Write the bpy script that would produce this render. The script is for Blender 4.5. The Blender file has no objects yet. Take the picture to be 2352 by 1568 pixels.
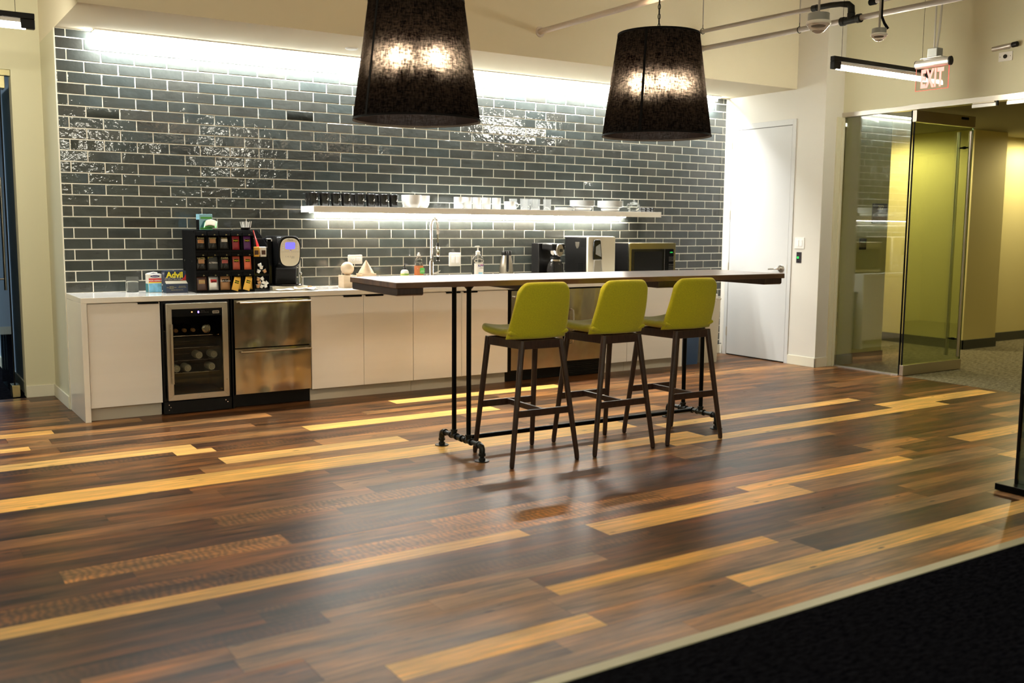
import bpy, bmesh, math, random
from mathutils import Vector, Matrix, noise
PI = math.pi
RAD = math.radians
rnd = random.Random(11)
S = bpy.context.scene
COL = S.collection

# ------------------------------------------------------------------ materials
MATS = {}
def nt(name):
    m = bpy.data.materials.new(name)
    m.use_nodes = True
    MATS[name] = m
    N = m.node_tree.nodes; L = m.node_tree.links
    return m, N, L, N['Principled BSDF']

def mat(name, col, rough=.5, metal=0., bump=None, var=None, coat=0., trans=0., ior=1.45, emit=None, estr=0., sheen=0., alpha=None, aniso=0., spec=None, stretch=None):
    m, N, L, P = nt(name)
    c = (col[0], col[1], col[2], 1)
    P.inputs['Base Color'].default_value = c
    P.inputs['Roughness'].default_value = rough
    P.inputs['Metallic'].default_value = metal
    P.inputs['IOR'].default_value = ior
    P.inputs['Coat Weight'].default_value = coat
    P.inputs['Coat Roughness'].default_value = .08
    P.inputs['Transmission Weight'].default_value = trans
    P.inputs['Sheen Weight'].default_value = sheen
    if spec is not None: P.inputs['Specular IOR Level'].default_value = spec
    if alpha is not None: P.inputs['Alpha'].default_value = alpha
    if emit:
        P.inputs['Emission Color'].default_value = (emit[0], emit[1], emit[2], 1)
        P.inputs['Emission Strength'].default_value = estr
    src = None
    if var or bump:
        tc = N.new('ShaderNodeTexCoord'); mp = N.new('ShaderNodeMapping')
        L.new(tc.outputs['Object'], mp.inputs['Vector'])
        if stretch: mp.inputs['Scale'].default_value = stretch
        src = mp.outputs['Vector']
    if var:
        sc, amt = var
        n = N.new('ShaderNodeTexNoise'); n.inputs['Scale'].default_value = sc; n.inputs['Detail'].default_value = 5
        L.new(src, n.inputs['Vector'])
        r = N.new('ShaderNodeValToRGB')
        r.color_ramp.elements[0].position = .3; r.color_ramp.elements[1].position = .7
        r.color_ramp.elements[0].color = (c[0]*(1-amt), c[1]*(1-amt), c[2]*(1-amt), 1)
        r.color_ramp.elements[1].color = (min(1, c[0]*(1+amt)), min(1, c[1]*(1+amt)), min(1, c[2]*(1+amt)), 1)
        L.new(n.outputs['Fac'], r.inputs['Fac']); L.new(r.outputs['Color'], P.inputs['Base Color'])
    if bump:
        sc, st, dist = bump
        n = N.new('ShaderNodeTexNoise'); n.inputs['Scale'].default_value = sc; n.inputs['Detail'].default_value = 3
        L.new(src, n.inputs['Vector'])
        b = N.new('ShaderNodeBump'); b.inputs['Strength'].default_value = st; b.inputs['Distance'].default_value = dist
        L.new(n.outputs['Fac'], b.inputs['Height']); L.new(b.outputs['Normal'], P.inputs['Normal'])
    return m

def glass(name, tint=(.86, .93, .84), rough=0.0, reflect=1.0):
    """thin architectural pane: tinted straight-through light plus a fresnel mirror"""
    m, N, L, P = nt(name)
    out = N['Material Output']
    tr = N.new('ShaderNodeBsdfTransparent'); tr.inputs['Color'].default_value = (*tint, 1)
    gl = N.new('ShaderNodeBsdfGlossy'); gl.inputs['Roughness'].default_value = rough
    fr = N.new('ShaderNodeFresnel'); fr.inputs['IOR'].default_value = 1.5
    mu = N.new('ShaderNodeMath'); mu.operation = 'MULTIPLY'; mu.inputs[1].default_value = reflect
    mx = N.new('ShaderNodeMixShader')
    L.new(fr.outputs[0], mu.inputs[0]); L.new(mu.outputs[0], mx.inputs['Fac'])
    L.new(tr.outputs[0], mx.inputs[1]); L.new(gl.outputs[0], mx.inputs[2]); L.new(mx.outputs[0], out.inputs['Surface'])
    return m

def emis(name, col, st):
    m, N, L, P = nt(name)
    e = N.new('ShaderNodeEmission'); e.inputs['Color'].default_value = (*col, 1); e.inputs['Strength'].default_value = st
    L.new(e.outputs[0], N['Material Output'].inputs['Surface'])
    return m

mat('paint_cream', (.64, .61, .43), .85, bump=(60, .05, .002))
mat('paint_soffit', (.72, .65, .48), .85, bump=(60, .05, .002))
mat('paint_white', (.66, .63, .55), .6, bump=(60, .04, .002))
mat('door_white', (.58, .575, .55), .45)
mat('paint_lime', (.68, .60, .27), .85, bump=(60, .05, .002))
mat('paint_lime_shaded', (.60, .56, .30), .85, bump=(60, .05, .002))  # same lime paint as the hall, its shade put into the colour
mat('base_white', (.72, .68, .54), .5)
mat('base_grey', (.055, .058, .045), .6)
mat('ceiling_paint', (.55, .50, .40), .9)
mat('blue_paint', (.42, .50, .58), .85)
mat('grout', (.88, .85, .75), .8)
mat('laminate', (.84, .81, .77), .22, coat=.3, var=(1.2, .03), stretch=(.3, 1, 6))
mat('quartz', (.86, .83, .77), .12, coat=.4)
mat('toe', (.52, .48, .40), .5)
mat('black_metal', (.012, .013, .014), .35, 1.)
mat('black_plastic', (.005, .005, .0052), .38, spec=.3)
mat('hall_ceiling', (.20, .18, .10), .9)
mat('can_end', (.80, .76, .60), .35, .3)
mat('black_matte', (.004, .004, .0042), .7, spec=.12)
mat('black_gloss', (.006, .006, .007), .12, coat=.5)
mat('iron', (.022, .024, .022), .38, .7, bump=(90, .25, .001))
mat('steel', (.50, .45, .36), .20, 1., bump=(2.2, .6, .03), stretch=(1.2, 1, .7))
mat('steel_trim', (.55, .50, .42), .3, 1.)
mat('alu', (.62, .60, .56), .38, .9)
mat('chrome', (.82, .81, .80), .08, 1.)
mat('brass_dull', (.50, .44, .24), .25, 1.)
mat('pipe_grey', (.36, .33, .29), .45)
mat('pipe_light', (.60, .53, .46), .45)
mat('box_grey', (.30, .31, .29), .5)
mat('walnut', (.034, .016, .011), .42, var=(14, .35), stretch=(6, 6, 1), coat=.1)
mat('green_fabric', (.52, .50, .012), .9, sheen=.25, var=(220, .16), bump=(350, .35, .002))
mat('white_gloss', (.86, .86, .84), .15, coat=.4)
mat('white_plastic', (.82, .80, .74), .35)
mat('wood_light', (.72, .56, .38), .5, var=(9, .08), stretch=(1, 1, 5))
mat('paper', (.84, .80, .72), .8)
mat('card', (.45, .24, .10), .8)
mat('ceramic_black', (.012, .011, .010), .22, coat=.4)
mat('navy', (.012, .022, .055), .35)
mat('yellow', (.85, .72, .03), .5)
mat('red', (.55, .02, .02), .4)
mat('red_stir', (.70, .05, .05), .35)
mat('skyblue', (.16, .42, .62), .35, var=(30, .4))
mat('teal', (.05, .25, .30), .4)
mat('leaf_green', (.10, .42, .08), .4)
mat('orange_liquid', (.85, .30, .12), .2)
mat('pale_yellow', (.82, .66, .22), .4)
mat('purple', (.12, .02, .16), .35)
mat('label_blue', (.30, .62, .78), .5)
mat('magenta', (.45, .03, .22), .5)
mat('navy_print', (.03, .03, .14), .5)
mat('grey_print', (.30, .28, .25), .5)
mat('gold_print', (.50, .42, .16), .5)
mat('beige_face', (.80, .74, .58), .3)
mat('kraft', (.30, .27, .20), .8)
mat('black_foil', (.02, .018, .016), .18, .5, bump=(45, .9, .006))
mat('beige_panel', (.58, .53, .41), .35)
mat('blue_bin', (.035, .075, .16), .5)
mat('hinge', (.55, .48, .36), .4, .6)
mat('clear_plastic', (.96, .96, .94), .03, trans=1., ior=1.3)
mat('clear_glass', (.95, .96, .95), .05, trans=.86, ior=1.3)
mat('clear_tumbler', (.97, .98, .97), .0, trans=.97, ior=1.2)
mat('dark_glass', (.16, .15, .14), .02, trans=.9, ior=1.3)
mat('acrylic', (.97, .95, .95), .02, trans=1., ior=1.2)
mat('dome_clear', (.80, .70, .62), .05, trans=.85, ior=1.2)
mat('trim_strip', (.50, .48, .34), .45, .3)
mat('plaque', (.020, .012, .015), .4)
glass('pane', (.955, .98, .90), reflect=1.9)
glass('pane_door', (.88, .95, .74), reflect=.6)
glass('pane_dark', (.30, .36, .36))
glass('pane_cooler', (.80, .80, .76), reflect=.6)
emis('tube_white', (1., .945, .78), 104)
emis('led_white', (.98, 1., .99), 24)
emis('hidden_wash', (.98, 1., .98), 225)  # extra hidden emitter, added to brighten the tiles
emis('led_shelf', (1., .92, .80), 150)
emis('bulb_warm', (1., .70, .42), 1700)
emis('can_light', (1., .85, .5), 8)
emis('exit_red', (1., .20, .16), 2.2)
emis('exit_edge', (1., .10, .08), 1.0)
emis('screen_blue', (.16, .13, .95), 1.1)
emis('led_green', (.05, .8, .12), .9)
emis('led_blue', (.18, .10, 1.), 5)
emis('led_orange', (1., .30, .10), 3)

def mat_tile():
    m, N, L, P = nt('tile_glaze')
    at = N.new('ShaderNodeVertexColor'); at.layer_name = 'tint'
    tc = N.new('ShaderNodeTexCoord')
    n = N.new('ShaderNodeTexNoise'); n.inputs['Scale'].default_value = 7; n.inputs['Detail'].default_value = 4
    L.new(tc.outputs['Object'], n.inputs['Vector'])
    r = N.new('ShaderNodeMapRange'); r.inputs['To Min'].default_value = .72; r.inputs['To Max'].default_value = 1.3
    L.new(n.outputs['Fac'], r.inputs['Value'])
    mx = N.new('ShaderNodeMix'); mx.data_type = 'RGBA'; mx.blend_type = 'MULTIPLY'; mx.inputs['Factor'].default_value = 1
    L.new(at.outputs['Color'], mx.inputs[6]); L.new(r.outputs[0], mx.inputs[7])
    L.new(mx.outputs[2], P.inputs['Base Color'])
    P.inputs['Roughness'].default_value = .07
    P.inputs['Coat Weight'].default_value = .0; P.inputs['Coat Roughness'].default_value = .03
    P.inputs['Specular IOR Level'].default_value = .5
    n2 = N.new('ShaderNodeTexNoise'); n2.inputs['Scale'].default_value = 16; n2.inputs['Detail'].default_value = 2
    L.new(tc.outputs['Object'], n2.inputs['Vector'])
    b = N.new('ShaderNodeBump'); b.inputs['Strength'].default_value = .30; b.inputs['Distance'].default_value = .008
    L.new(n2.outputs['Fac'], b.inputs['Height']); L.new(b.outputs['Normal'], P.inputs['Normal'])
    n3 = N.new('ShaderNodeTexNoise'); n3.inputs['Scale'].default_value = 34; n3.inputs['Detail'].default_value = 2
    L.new(tc.outputs['Object'], n3.inputs['Vector'])
    b3 = N.new('ShaderNodeBump'); b3.inputs['Strength'].default_value = .22; b3.inputs['Distance'].default_value = .004
    L.new(n3.outputs['Fac'], b3.inputs['Height']); L.new(b.outputs['Normal'], b3.inputs['Normal']); L.new(b3.outputs['Normal'], P.inputs['Normal'])
mat_tile()

def mat_floor():
    m, N, L, P = nt('plank_wood')
    at = N.new('ShaderNodeVertexColor'); at.layer_name = 'tint'
    a2 = N.new('ShaderNodeVertexColor'); a2.layer_name = 'info'
    sp = N.new('ShaderNodeSeparateColor'); L.new(a2.outputs['Color'], sp.inputs[0])
    tc = N.new('ShaderNodeTexCoord')
    off = N.new('ShaderNodeVectorMath'); off.operation = 'SCALE'; off.inputs['Scale'].default_value = 40
    L.new(a2.outputs['Color'], off.inputs[0])
    ad = N.new('ShaderNodeVectorMath'); ad.operation = 'ADD'
    L.new(tc.outputs['Object'], ad.inputs[0]); L.new(off.outputs[0], ad.inputs[1])
    def nz(scale, vec, det=6, rough=.6):
        mp = N.new('ShaderNodeMapping'); mp.inputs['Scale'].default_value = vec
        L.new(ad.outputs[0], mp.inputs['Vector'])
        n = N.new('ShaderNodeTexNoise'); n.inputs['Scale'].default_value = scale; n.inputs['Detail'].default_value = det; n.inputs['Roughness'].default_value = rough
        L.new(mp.outputs[0], n.inputs['Vector'])
        return n
    grain = nz(1, (2.5, 60, 1))
    patch = nz(1, (1.5, 11, 1), 6, .62)
    worn = nz(1, (5, 22, 1), 4)
    r1 = N.new('ShaderNodeMapRange'); r1.inputs['From Min'].default_value = .3; r1.inputs['From Max'].default_value = .7; r1.inputs['To Min'].default_value = .58; r1.inputs['To Max'].default_value = 1.36
    L.new(grain.outputs['Fac'], r1.inputs['Value'])
    r2 = N.new('ShaderNodeMapRange'); r2.inputs['From Min'].default_value = .36; r2.inputs['From Max'].default_value = .66; r2.inputs['To Min'].default_value = .28; r2.inputs['To Max'].default_value = 2.0
    L.new(patch.outputs['Fac'], r2.inputs['Value'])
    pm = N.new('ShaderNodeMix'); pm.data_type = 'FLOAT'       # light boards are more even
    L.new(sp.outputs[2], pm.inputs[0]); L.new(r2.outputs[0], pm.inputs[2]); pm.inputs[3].default_value = 1.0
    mu = N.new('ShaderNodeMath'); mu.operation = 'MULTIPLY'; L.new(r1.outputs[0], mu.inputs[0]); L.new(pm.outputs[0], mu.inputs[1])
    # saw marks across the rough boards
    wv = N.new('ShaderNodeTexWave'); wv.wave_type = 'BANDS'; wv.bands_direction = 'X'
    wv.inputs['Scale'].default_value = 10; wv.inputs['Distortion'].default_value = 9; wv.inputs['Detail'].default_value = 3; wv.inputs['Detail Scale'].default_value = 1.2
    L.new(ad.outputs[0], wv.inputs['Vector'])
    r3 = N.new('ShaderNodeMapRange'); r3.inputs['To Min'].default_value = .60; r3.inputs['To Max'].default_value = 1.15; L.new(wv.outputs['Fac'], r3.inputs['Value'])
    sm = N.new('ShaderNodeMix'); sm.data_type = 'FLOAT'; L.new(sp.outputs[1], sm.inputs[0]); sm.inputs[2].default_value = 1; L.new(r3.outputs[0], sm.inputs[3])
    mu2 = N.new('ShaderNodeMath'); mu2.operation = 'MULTIPLY'; L.new(mu.outputs[0], mu2.inputs[0]); L.new(sm.outputs[0], mu2.inputs[1])
    # knots and nail holes
    mpk = N.new('ShaderNodeMapping'); mpk.inputs['Scale'].default_value = (1.3, 5, 1); L.new(ad.outputs[0], mpk.inputs['Vector'])
    vo = N.new('ShaderNodeTexVoronoi'); vo.inputs['Scale'].default_value = 2.6; L.new(mpk.outputs[0], vo.inputs['Vector'])
    r4 = N.new('ShaderNodeMapRange'); r4.inputs['From Min'].default_value = .05; r4.inputs['From Max'].default_value = .105; r4.inputs['To Min'].default_value = .10; r4.inputs['To Max'].default_value = 1; L.new(vo.outputs['Distance'], r4.inputs['Value'])
    mu3 = N.new('ShaderNodeMath'); mu3.operation = 'MULTIPLY'; L.new(mu2.outputs[0], mu3.inputs[0]); L.new(r4.outputs[0], mu3.inputs[1])
    mx = N.new('ShaderNodeMix'); mx.data_type = 'RGBA'; mx.blend_type = 'MULTIPLY'; mx.inputs['Factor'].default_value = 1
    L.new(at.outputs['Color'], mx.inputs[6]); L.new(mu3.outputs[0], mx.inputs[7])
    hs = N.new('ShaderNodeMapRange'); hs.inputs['From Min'].default_value = .6; hs.inputs['From Max'].default_value = 1.6; L.new(mu3.outputs[0], hs.inputs['Value'])
    wt = N.new('ShaderNodeMix'); wt.data_type = 'RGBA'; wt.inputs[6].default_value = (.92, .98, 1.05, 1); wt.inputs[7].default_value = (1.10, .94, .72, 1)
    L.new(hs.outputs[0], wt.inputs['Factor'])
    m4 = N.new('ShaderNodeMix'); m4.data_type = 'RGBA'; m4.blend_type = 'MULTIPLY'; m4.inputs['Factor'].default_value = 1
    L.new(mx.outputs[2], m4.inputs[6]); L.new(wt.outputs[2], m4.inputs[7]); L.new(m4.outputs[2], P.inputs['Base Color'])
    rr = N.new('ShaderNodeMapRange'); rr.inputs['To Min'].default_value = .24; rr.inputs['To Max'].default_value = .36; L.new(worn.outputs['Fac'], rr.inputs['Value'])
    L.new(rr.outputs[0], P.inputs['Roughness'])
    P.inputs['Specular IOR Level'].default_value = .17
    b = N.new('ShaderNodeBump'); b.inputs['Strength'].default_value = .05; b.inputs['Distance'].default_value = .002
    L.new(mu2.outputs[0], b.inputs['Height']); L.new(b.outputs['Normal'], P.inputs['Normal'])
mat_floor()

def mat_carpet(name, c1, c2, sx, sy):
    m, N, L, P = nt(name)
    tc = N.new('ShaderNodeTexCoord'); mp = N.new('ShaderNodeMapping'); mp.inputs['Scale'].default_value = (sx, sy, 1)
    L.new(tc.outputs['Object'], mp.inputs['Vector'])
    n = N.new('ShaderNodeTexNoise'); n.inputs['Scale'].default_value = 1; n.inputs['Detail'].default_value = 5; n.inputs['Roughness'].default_value = .75
    L.new(mp.outputs[0], n.inputs['Vector'])
    r = N.new('ShaderNodeValToRGB'); r.color_ramp.elements[0].position = .38; r.color_ramp.elements[1].position = .64
    r.color_ramp.elements[0].color = (*c1, 1); r.color_ramp.elements[1].color = (*c2, 1)
    L.new(n.outputs['Fac'], r.inputs['Fac']); L.new(r.outputs[0], P.inputs['Base Color'])
    P.inputs['Roughness'].default_value = .95; P.inputs['Specular IOR Level'].default_value = 0
    b = N.new('ShaderNodeBump'); b.inputs['Strength'].default_value = .5; b.inputs['Distance'].default_value = .004
    L.new(n.outputs['Fac'], b.inputs['Height']); L.new(b.outputs['Normal'], P.inputs['Normal'])
mat_carpet('carpet_dark', (.0015, .0015, .0022), (.0115, .0120, .0155), 22, 60)
mat_carpet('carpet_hall', (.075, .066, .036), (.32, .28, .17), 14, 70)

def mat_tabletop():
    m, N, L, P = nt('walnut_top')
    tc = N.new('ShaderNodeTexCoord'); mp = N.new('ShaderNodeMapping'); mp.inputs['Scale'].default_value = (2.2, 26, 6)
    L.new(tc.outputs['Object'], mp.inputs['Vector'])
    n = N.new('ShaderNodeTexNoise'); n.inputs['Scale'].default_value = 1; n.inputs['Detail'].default_value = 6
    L.new(mp.outputs[0], n.inputs['Vector'])
    r = N.new('ShaderNodeValToRGB'); r.color_ramp.elements[0].position = .35; r.color_ramp.elements[1].position = .68
    r.color_ramp.elements[0].color = (.085, .038, .018, 1); r.color_ramp.elements[1].color = (.20, .10, .045, 1)
    L.new(n.outputs['Fac'], r.inputs['Fac']); L.new(r.outputs[0], P.inputs['Base Color'])
    P.inputs['Roughness'].default_value = .30; P.inputs['Coat Weight'].default_value = .5; P.inputs['Coat Roughness'].default_value = .22
mat_tabletop()

def mat_shade():
    """thin black linen: mostly opaque, a little light leaks through the weave"""
    m, N, L, P = nt('black_linen')
    out = N['Material Output']
    tc = N.new('ShaderNodeTexCoord')
    def nz(vec, sc):
        mp = N.new('ShaderNodeMapping'); mp.inputs['Scale'].default_value = vec; L.new(tc.outputs['Object'], mp.inputs['Vector'])
        n = N.new('ShaderNodeTexNoise'); n.inputs['Scale'].default_value = sc; n.inputs['Detail'].default_value = 4; n.inputs['Roughness'].default_value = .7
        L.new(mp.outputs[0], n.inputs['Vector']); return n
    a = nz((1, 1, 5), 28); b = nz((6, 6, 1), 22)
    mu = N.new('ShaderNodeMath'); mu.operation = 'MULTIPLY'; L.new(a.outputs['Fac'], mu.inputs[0]); L.new(b.outputs['Fac'], mu.inputs[1])
    r = N.new('ShaderNodeMapRange'); r.inputs['From Min'].default_value = .18; r.inputs['From Max'].default_value = .33; r.inputs['To Min'].default_value = .0006; r.inputs['To Max'].default_value = .013
    L.new(mu.outputs[0], r.inputs['Value'])
    d = N.new('ShaderNodeBsdfDiffuse'); d.inputs['Color'].default_value = (.0018, .0015, .0016, 1)
    t = N.new('ShaderNodeBsdfTranslucent'); t.inputs['Color'].default_value = (1., .80, .66, 1)
    mx = N.new('ShaderNodeMixShader'); L.new(r.outputs[0], mx.inputs['Fac']); L.new(d.outputs[0], mx.inputs[1]); L.new(t.outputs[0], mx.inputs[2])
    # forward scattering of the bulbs, strongest when seen straight through
    rf = N.new('ShaderNodeBsdfRefraction'); rf.inputs['IOR'].default_value = 1.6; rf.inputs['Roughness'].default_value = .6
    m2 = N.new('ShaderNodeMixShader'); m2.inputs['Fac'].default_value = .93
    L.new(t.outputs[0], m2.inputs[1]); L.new(rf.outputs[0], m2.inputs[2]); L.new(m2.outputs[0], mx.inputs[2])
    L.new(mx.outputs[0], out.inputs['Surface'])
mat_shade()

# ------------------------------------------------------------------ mesh builder
OFF = {}
class MB:
    def __init__(s): s.bm = bmesh.new(); s.mi = 0
    def _new(s, verts, faces):
        v = [s.bm.verts.new(p) for p in verts]; out = []
        for f in faces:
            try:
                fc = s.bm.faces.new([v[i] for i in f]); fc.material_index = s.mi; out.append(fc)
            except ValueError: pass
        return out
    def box(s, x0, x1, y0, y1, z0, z1, M=None):
        P = [(x, y, z) for z in (z0, z1) for y in (y0, y1) for x in (x0, x1)]
        if M: P = [M @ Vector(p) for p in P]
        s._new(P, [(0, 2, 3, 1), (4, 5, 7, 6), (0, 1, 5, 4), (2, 6, 7, 3), (0, 4, 6, 2), (1, 3, 7, 5)]); return s
    def loft(s, rings, cap=True, close=True):
        n = len(rings[0]); V = [p for r in rings for p in r]; F = []
        for i in range(len(rings)-1):
            for j in range(n if close else n-1):
                a = i*n+j; b = i*n+(j+1) % n
                F.append((a, b, b+n, a+n))
        if cap:
            F.append(tuple(reversed(range(n)))); F.append(tuple(range((len(rings)-1)*n, len(rings)*n)))
        s._new(V, F); return s
    def cyl(s, p0, p1, r0, r1=None, seg=20, cap=True):
        return s.tube([p0, p1], [r0, r0 if r1 is None else r1], seg, cap)
    def tube(s, pts, r, seg=12, cap=True, closed=False):
        pts = [Vector(p) for p in pts]; n = len(pts)
        rr = r if isinstance(r, (list, tuple)) else [r]*n
        rings = []; prev = None
        for i, p in enumerate(pts):
            if closed: t = (pts[(i+1) % n]-pts[i-1])
            else: t = (pts[min(i+1, n-1)]-pts[max(i-1, 0)])
            t.normalize()
            if prev is None: u = t.orthogonal().normalized()
            else:
                u = prev-t*prev.dot(t); u.normalize()
            prev = u; w = t.cross(u)
            rings.append([p+(u*math.cos(a)+w*math.sin(a))*rr[i] for a in [2*PI*k/seg for k in range(seg)]])
        if closed: rings.append(rings[0])
        if closed:
            m = seg; V = [q for rg in rings[:-1] for q in rg]; F = []
            for i in range(n):
                for j in range(m):
                    a = i*m+j; b = i*m+(j+1) % m; c = ((i+1) % n)*m+(j+1) % m; d = ((i+1) % n)*m+j
                    F.append((a, b, c, d))
            s._new(V, F); return s
        return s.loft(rings, cap)
    def lathe(s, prof, c=(0, 0, 0), seg=40, M=None, cap=False, a0=0, a1=2*PI):
        full = abs(a1-a0-2*PI) < 1e-6; n = seg if full else seg+1
        rings = []
        for r, z in prof:
            rg = []
            for k in range(n):
                a = a0+(a1-a0)*k/seg
                p = Vector((c[0]+r*math.cos(a), c[1]+r*math.sin(a), c[2]+z)) if not M else M @ Vector((r*math.cos(a), r*math.sin(a), z))
                rg.append(p)
            rings.append(rg)
        s.loft(rings, cap, full)
        return s
    def sphere(s, c, r, seg=20, sc=(1, 1, 1)):
        prof = [(max(1e-4, r*math.sin(PI*i/seg)), -r*math.cos(PI*i/seg)) for i in range(seg+1)]
        M = Matrix.Translation(c) @ Matrix.Diagonal((*sc, 1))
        return s.lathe(prof, seg=seg*2, M=M, cap=True)
    def prism(s, pts, plane, a, b, M=None):
        f = {'xz': lambda p, q: (p[0], q, p[1]), 'xy': lambda p, q: (p[0], p[1], q), 'yz': lambda p, q: (q, p[0], p[1])}[plane]
        A = [Vector(f(p, a)) for p in pts]; B_ = [Vector(f(p, b)) for p in pts]
        if M: A = [M @ p for p in A]; B_ = [M @ p for p in B_]
        s.loft([A, B_]); return s
    def pillow(s, f, nu, nv, T, e=.25, pw=.5):
        def nrm(u, v):
            h = 1e-3
            a = Vector(f(min(u+h, 1), v))-Vector(f(max(u-h, -1), v)); b = Vector(f(u, min(v+h, 1)))-Vector(f(u, max(v-h, -1)))
            return a.cross(b).normalized()
        top = []; bot = []
        for j in range(nv+1):
            v = -math.cos(PI*j/nv)
            for i in range(nu+1):
                u = -math.cos(PI*i/nu)
                d = min(1-abs(u), 1-abs(v)); t = T/2*(1-(1-min(1, d/e))**2)**pw
                p = Vector(f(u, v)); n = nrm(max(-.98, min(.98, u)), max(-.98, min(.98, v)))
                top.append(p+n*t); bot.append(p-n*t)
        W = nu+1; K = len(top); F = []
        for j in range(nv):
            for i in range(nu):
                a = j*W+i
                F.append((a, a+1, a+1+W, a+W)); F.append((K+a, K+a+W, K+a+1+W, K+a+1))
        s._new(top+bot, F)
        bmesh.ops.remove_doubles(s.bm, verts=s.bm.verts, dist=1e-5)
        return s
    def text(s, txt, size, M, ext=.0006, bold=0., align='CENTER', shear=0, spacing=1.):
        cu = bpy.data.curves.new('t', 'FONT'); cu.body = txt; cu.size = size; cu.extrude = ext; cu.offset = bold
        cu.align_x = align; cu.align_y = 'CENTER'; cu.shear = shear; cu.space_character = spacing; cu.resolution_u = 3
        o = bpy.data.objects.new('t', cu); COL.objects.link(o)
        dg = bpy.context.evaluated_depsgraph_get(); dg.update()
        me = bpy.data.meshes.new_from_object(o.evaluated_get(dg))
        me.transform(M)
        n0 = len(s.bm.faces)
        s.bm.from_mesh(me)
        s.bm.faces.ensure_lookup_table()
        for f in s.bm.faces[n0:]: f.material_index = s.mi
        bpy.data.objects.remove(o); bpy.data.curves.remove(cu); bpy.data.meshes.remove(me)
        return s
    def build(s, name, mats, parent=None, bevel=0, smooth=35, loc=None, M=None, seg=2):
        bm = s.bm
        off = OFF.get(parent.name, Vector()) if parent else (Vector(loc) if loc else Vector())
        if M: bm.transform(M)
        bm.transform(Matrix.Translation(-off))
        bmesh.ops.recalc_face_normals(bm, faces=bm.faces)
        sm = RAD(smooth)
        for f in bm.faces: f.smooth = True
        for e in bm.edges:
            if len(e.link_faces) == 2:
                if e.calc_face_angle(0) > sm: e.smooth = False
        me = bpy.data.meshes.new(name); bm.to_mesh(me); bm.free()
        for m in (mats if isinstance(mats, (list, tuple)) else [mats]): me.materials.append(MATS[m])
        o = bpy.data.objects.new(name, me); COL.objects.link(o)
        if parent: o.parent = parent; OFF[o.name] = off
        else: o.location = off; OFF[o.name] = off
        if bevel:
            b = o.modifiers.new('bevel', 'BEVEL'); b.width = bevel; b.segments = seg; b.limit_method = 'ANGLE'; b.angle_limit = RAD(40); b.harden_normals = False
        return o

def thing(name, label, cat, loc=(0, 0, 0), group=None):
    o = bpy.data.objects.new(name, None); COL.objects.link(o); o.location = loc; o.empty_display_size = .05
    OFF[o.name] = Vector(loc)
    return tag(o, label, cat, group)
def tag(o, label, cat, group=None):
    o['label'] = label; o['category'] = cat
    if group: o['group'] = group
    return o
def struct(o, label=None):
    o['kind'] = 'structure'
    if label: o['label'] = label
    return o
def dup(root, loc, label=None, rz=None, name=None):
    def cp(o, par):
        c = o.copy(); COL.objects.link(c)
        if par: c.parent = par
        for ch in list(o.children): cp(ch, c)
        return c
    r = cp(root, None); r.location = loc
    if label: r['label'] = label
    if rz is not None: r.rotation_euler = (0, 0, rz)
    return r
FRONT = lambda x, y, z: Matrix.Translation((x, y, z)) @ Matrix.Rotation(PI/2, 4, 'X')
LEFT = lambda x, y, z: Matrix.Translation((x, y, z)) @ Matrix.Rotation(-PI/2, 4, 'Z') @ Matrix.Rotation(PI/2, 4, 'X')
ORD = ['first', 'second', 'third', 'fourth', 'fifth', 'sixth', 'seventh', 'eighth', 'ninth', 'tenth', 'eleventh', 'twelfth']
def rrect(x0, x1, z0, z1, r, n=6):
    P = []
    for cx, cz, a in ((x1-r, z1-r, 0), (x0+r, z1-r, PI/2), (x0+r, z0+r, PI), (x1-r, z0+r, 1.5*PI)):
        P += [(cx+r*math.cos(a+PI/2*k/n), cz+r*math.sin(a+PI/2*k/n)) for k in range(n+1)]
    return P
def oval(cx, cz, a, b, n=36, p=2.):
    return [(cx+a*abs(math.cos(t))**(2/p)*(1 if math.cos(t) > 0 else -1), cz+b*abs(math.sin(t))**(2/p)*(1 if math.sin(t) > 0 else -1)) for t in [2*PI*k/n for k in range(n)]]
# ------------------------------------------------------------------ the room
W, ZS, YS = 7.021, 2.909, -1.016
JX, TW, TH, Z1 = .200, .2463, .0841, .9978

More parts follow.
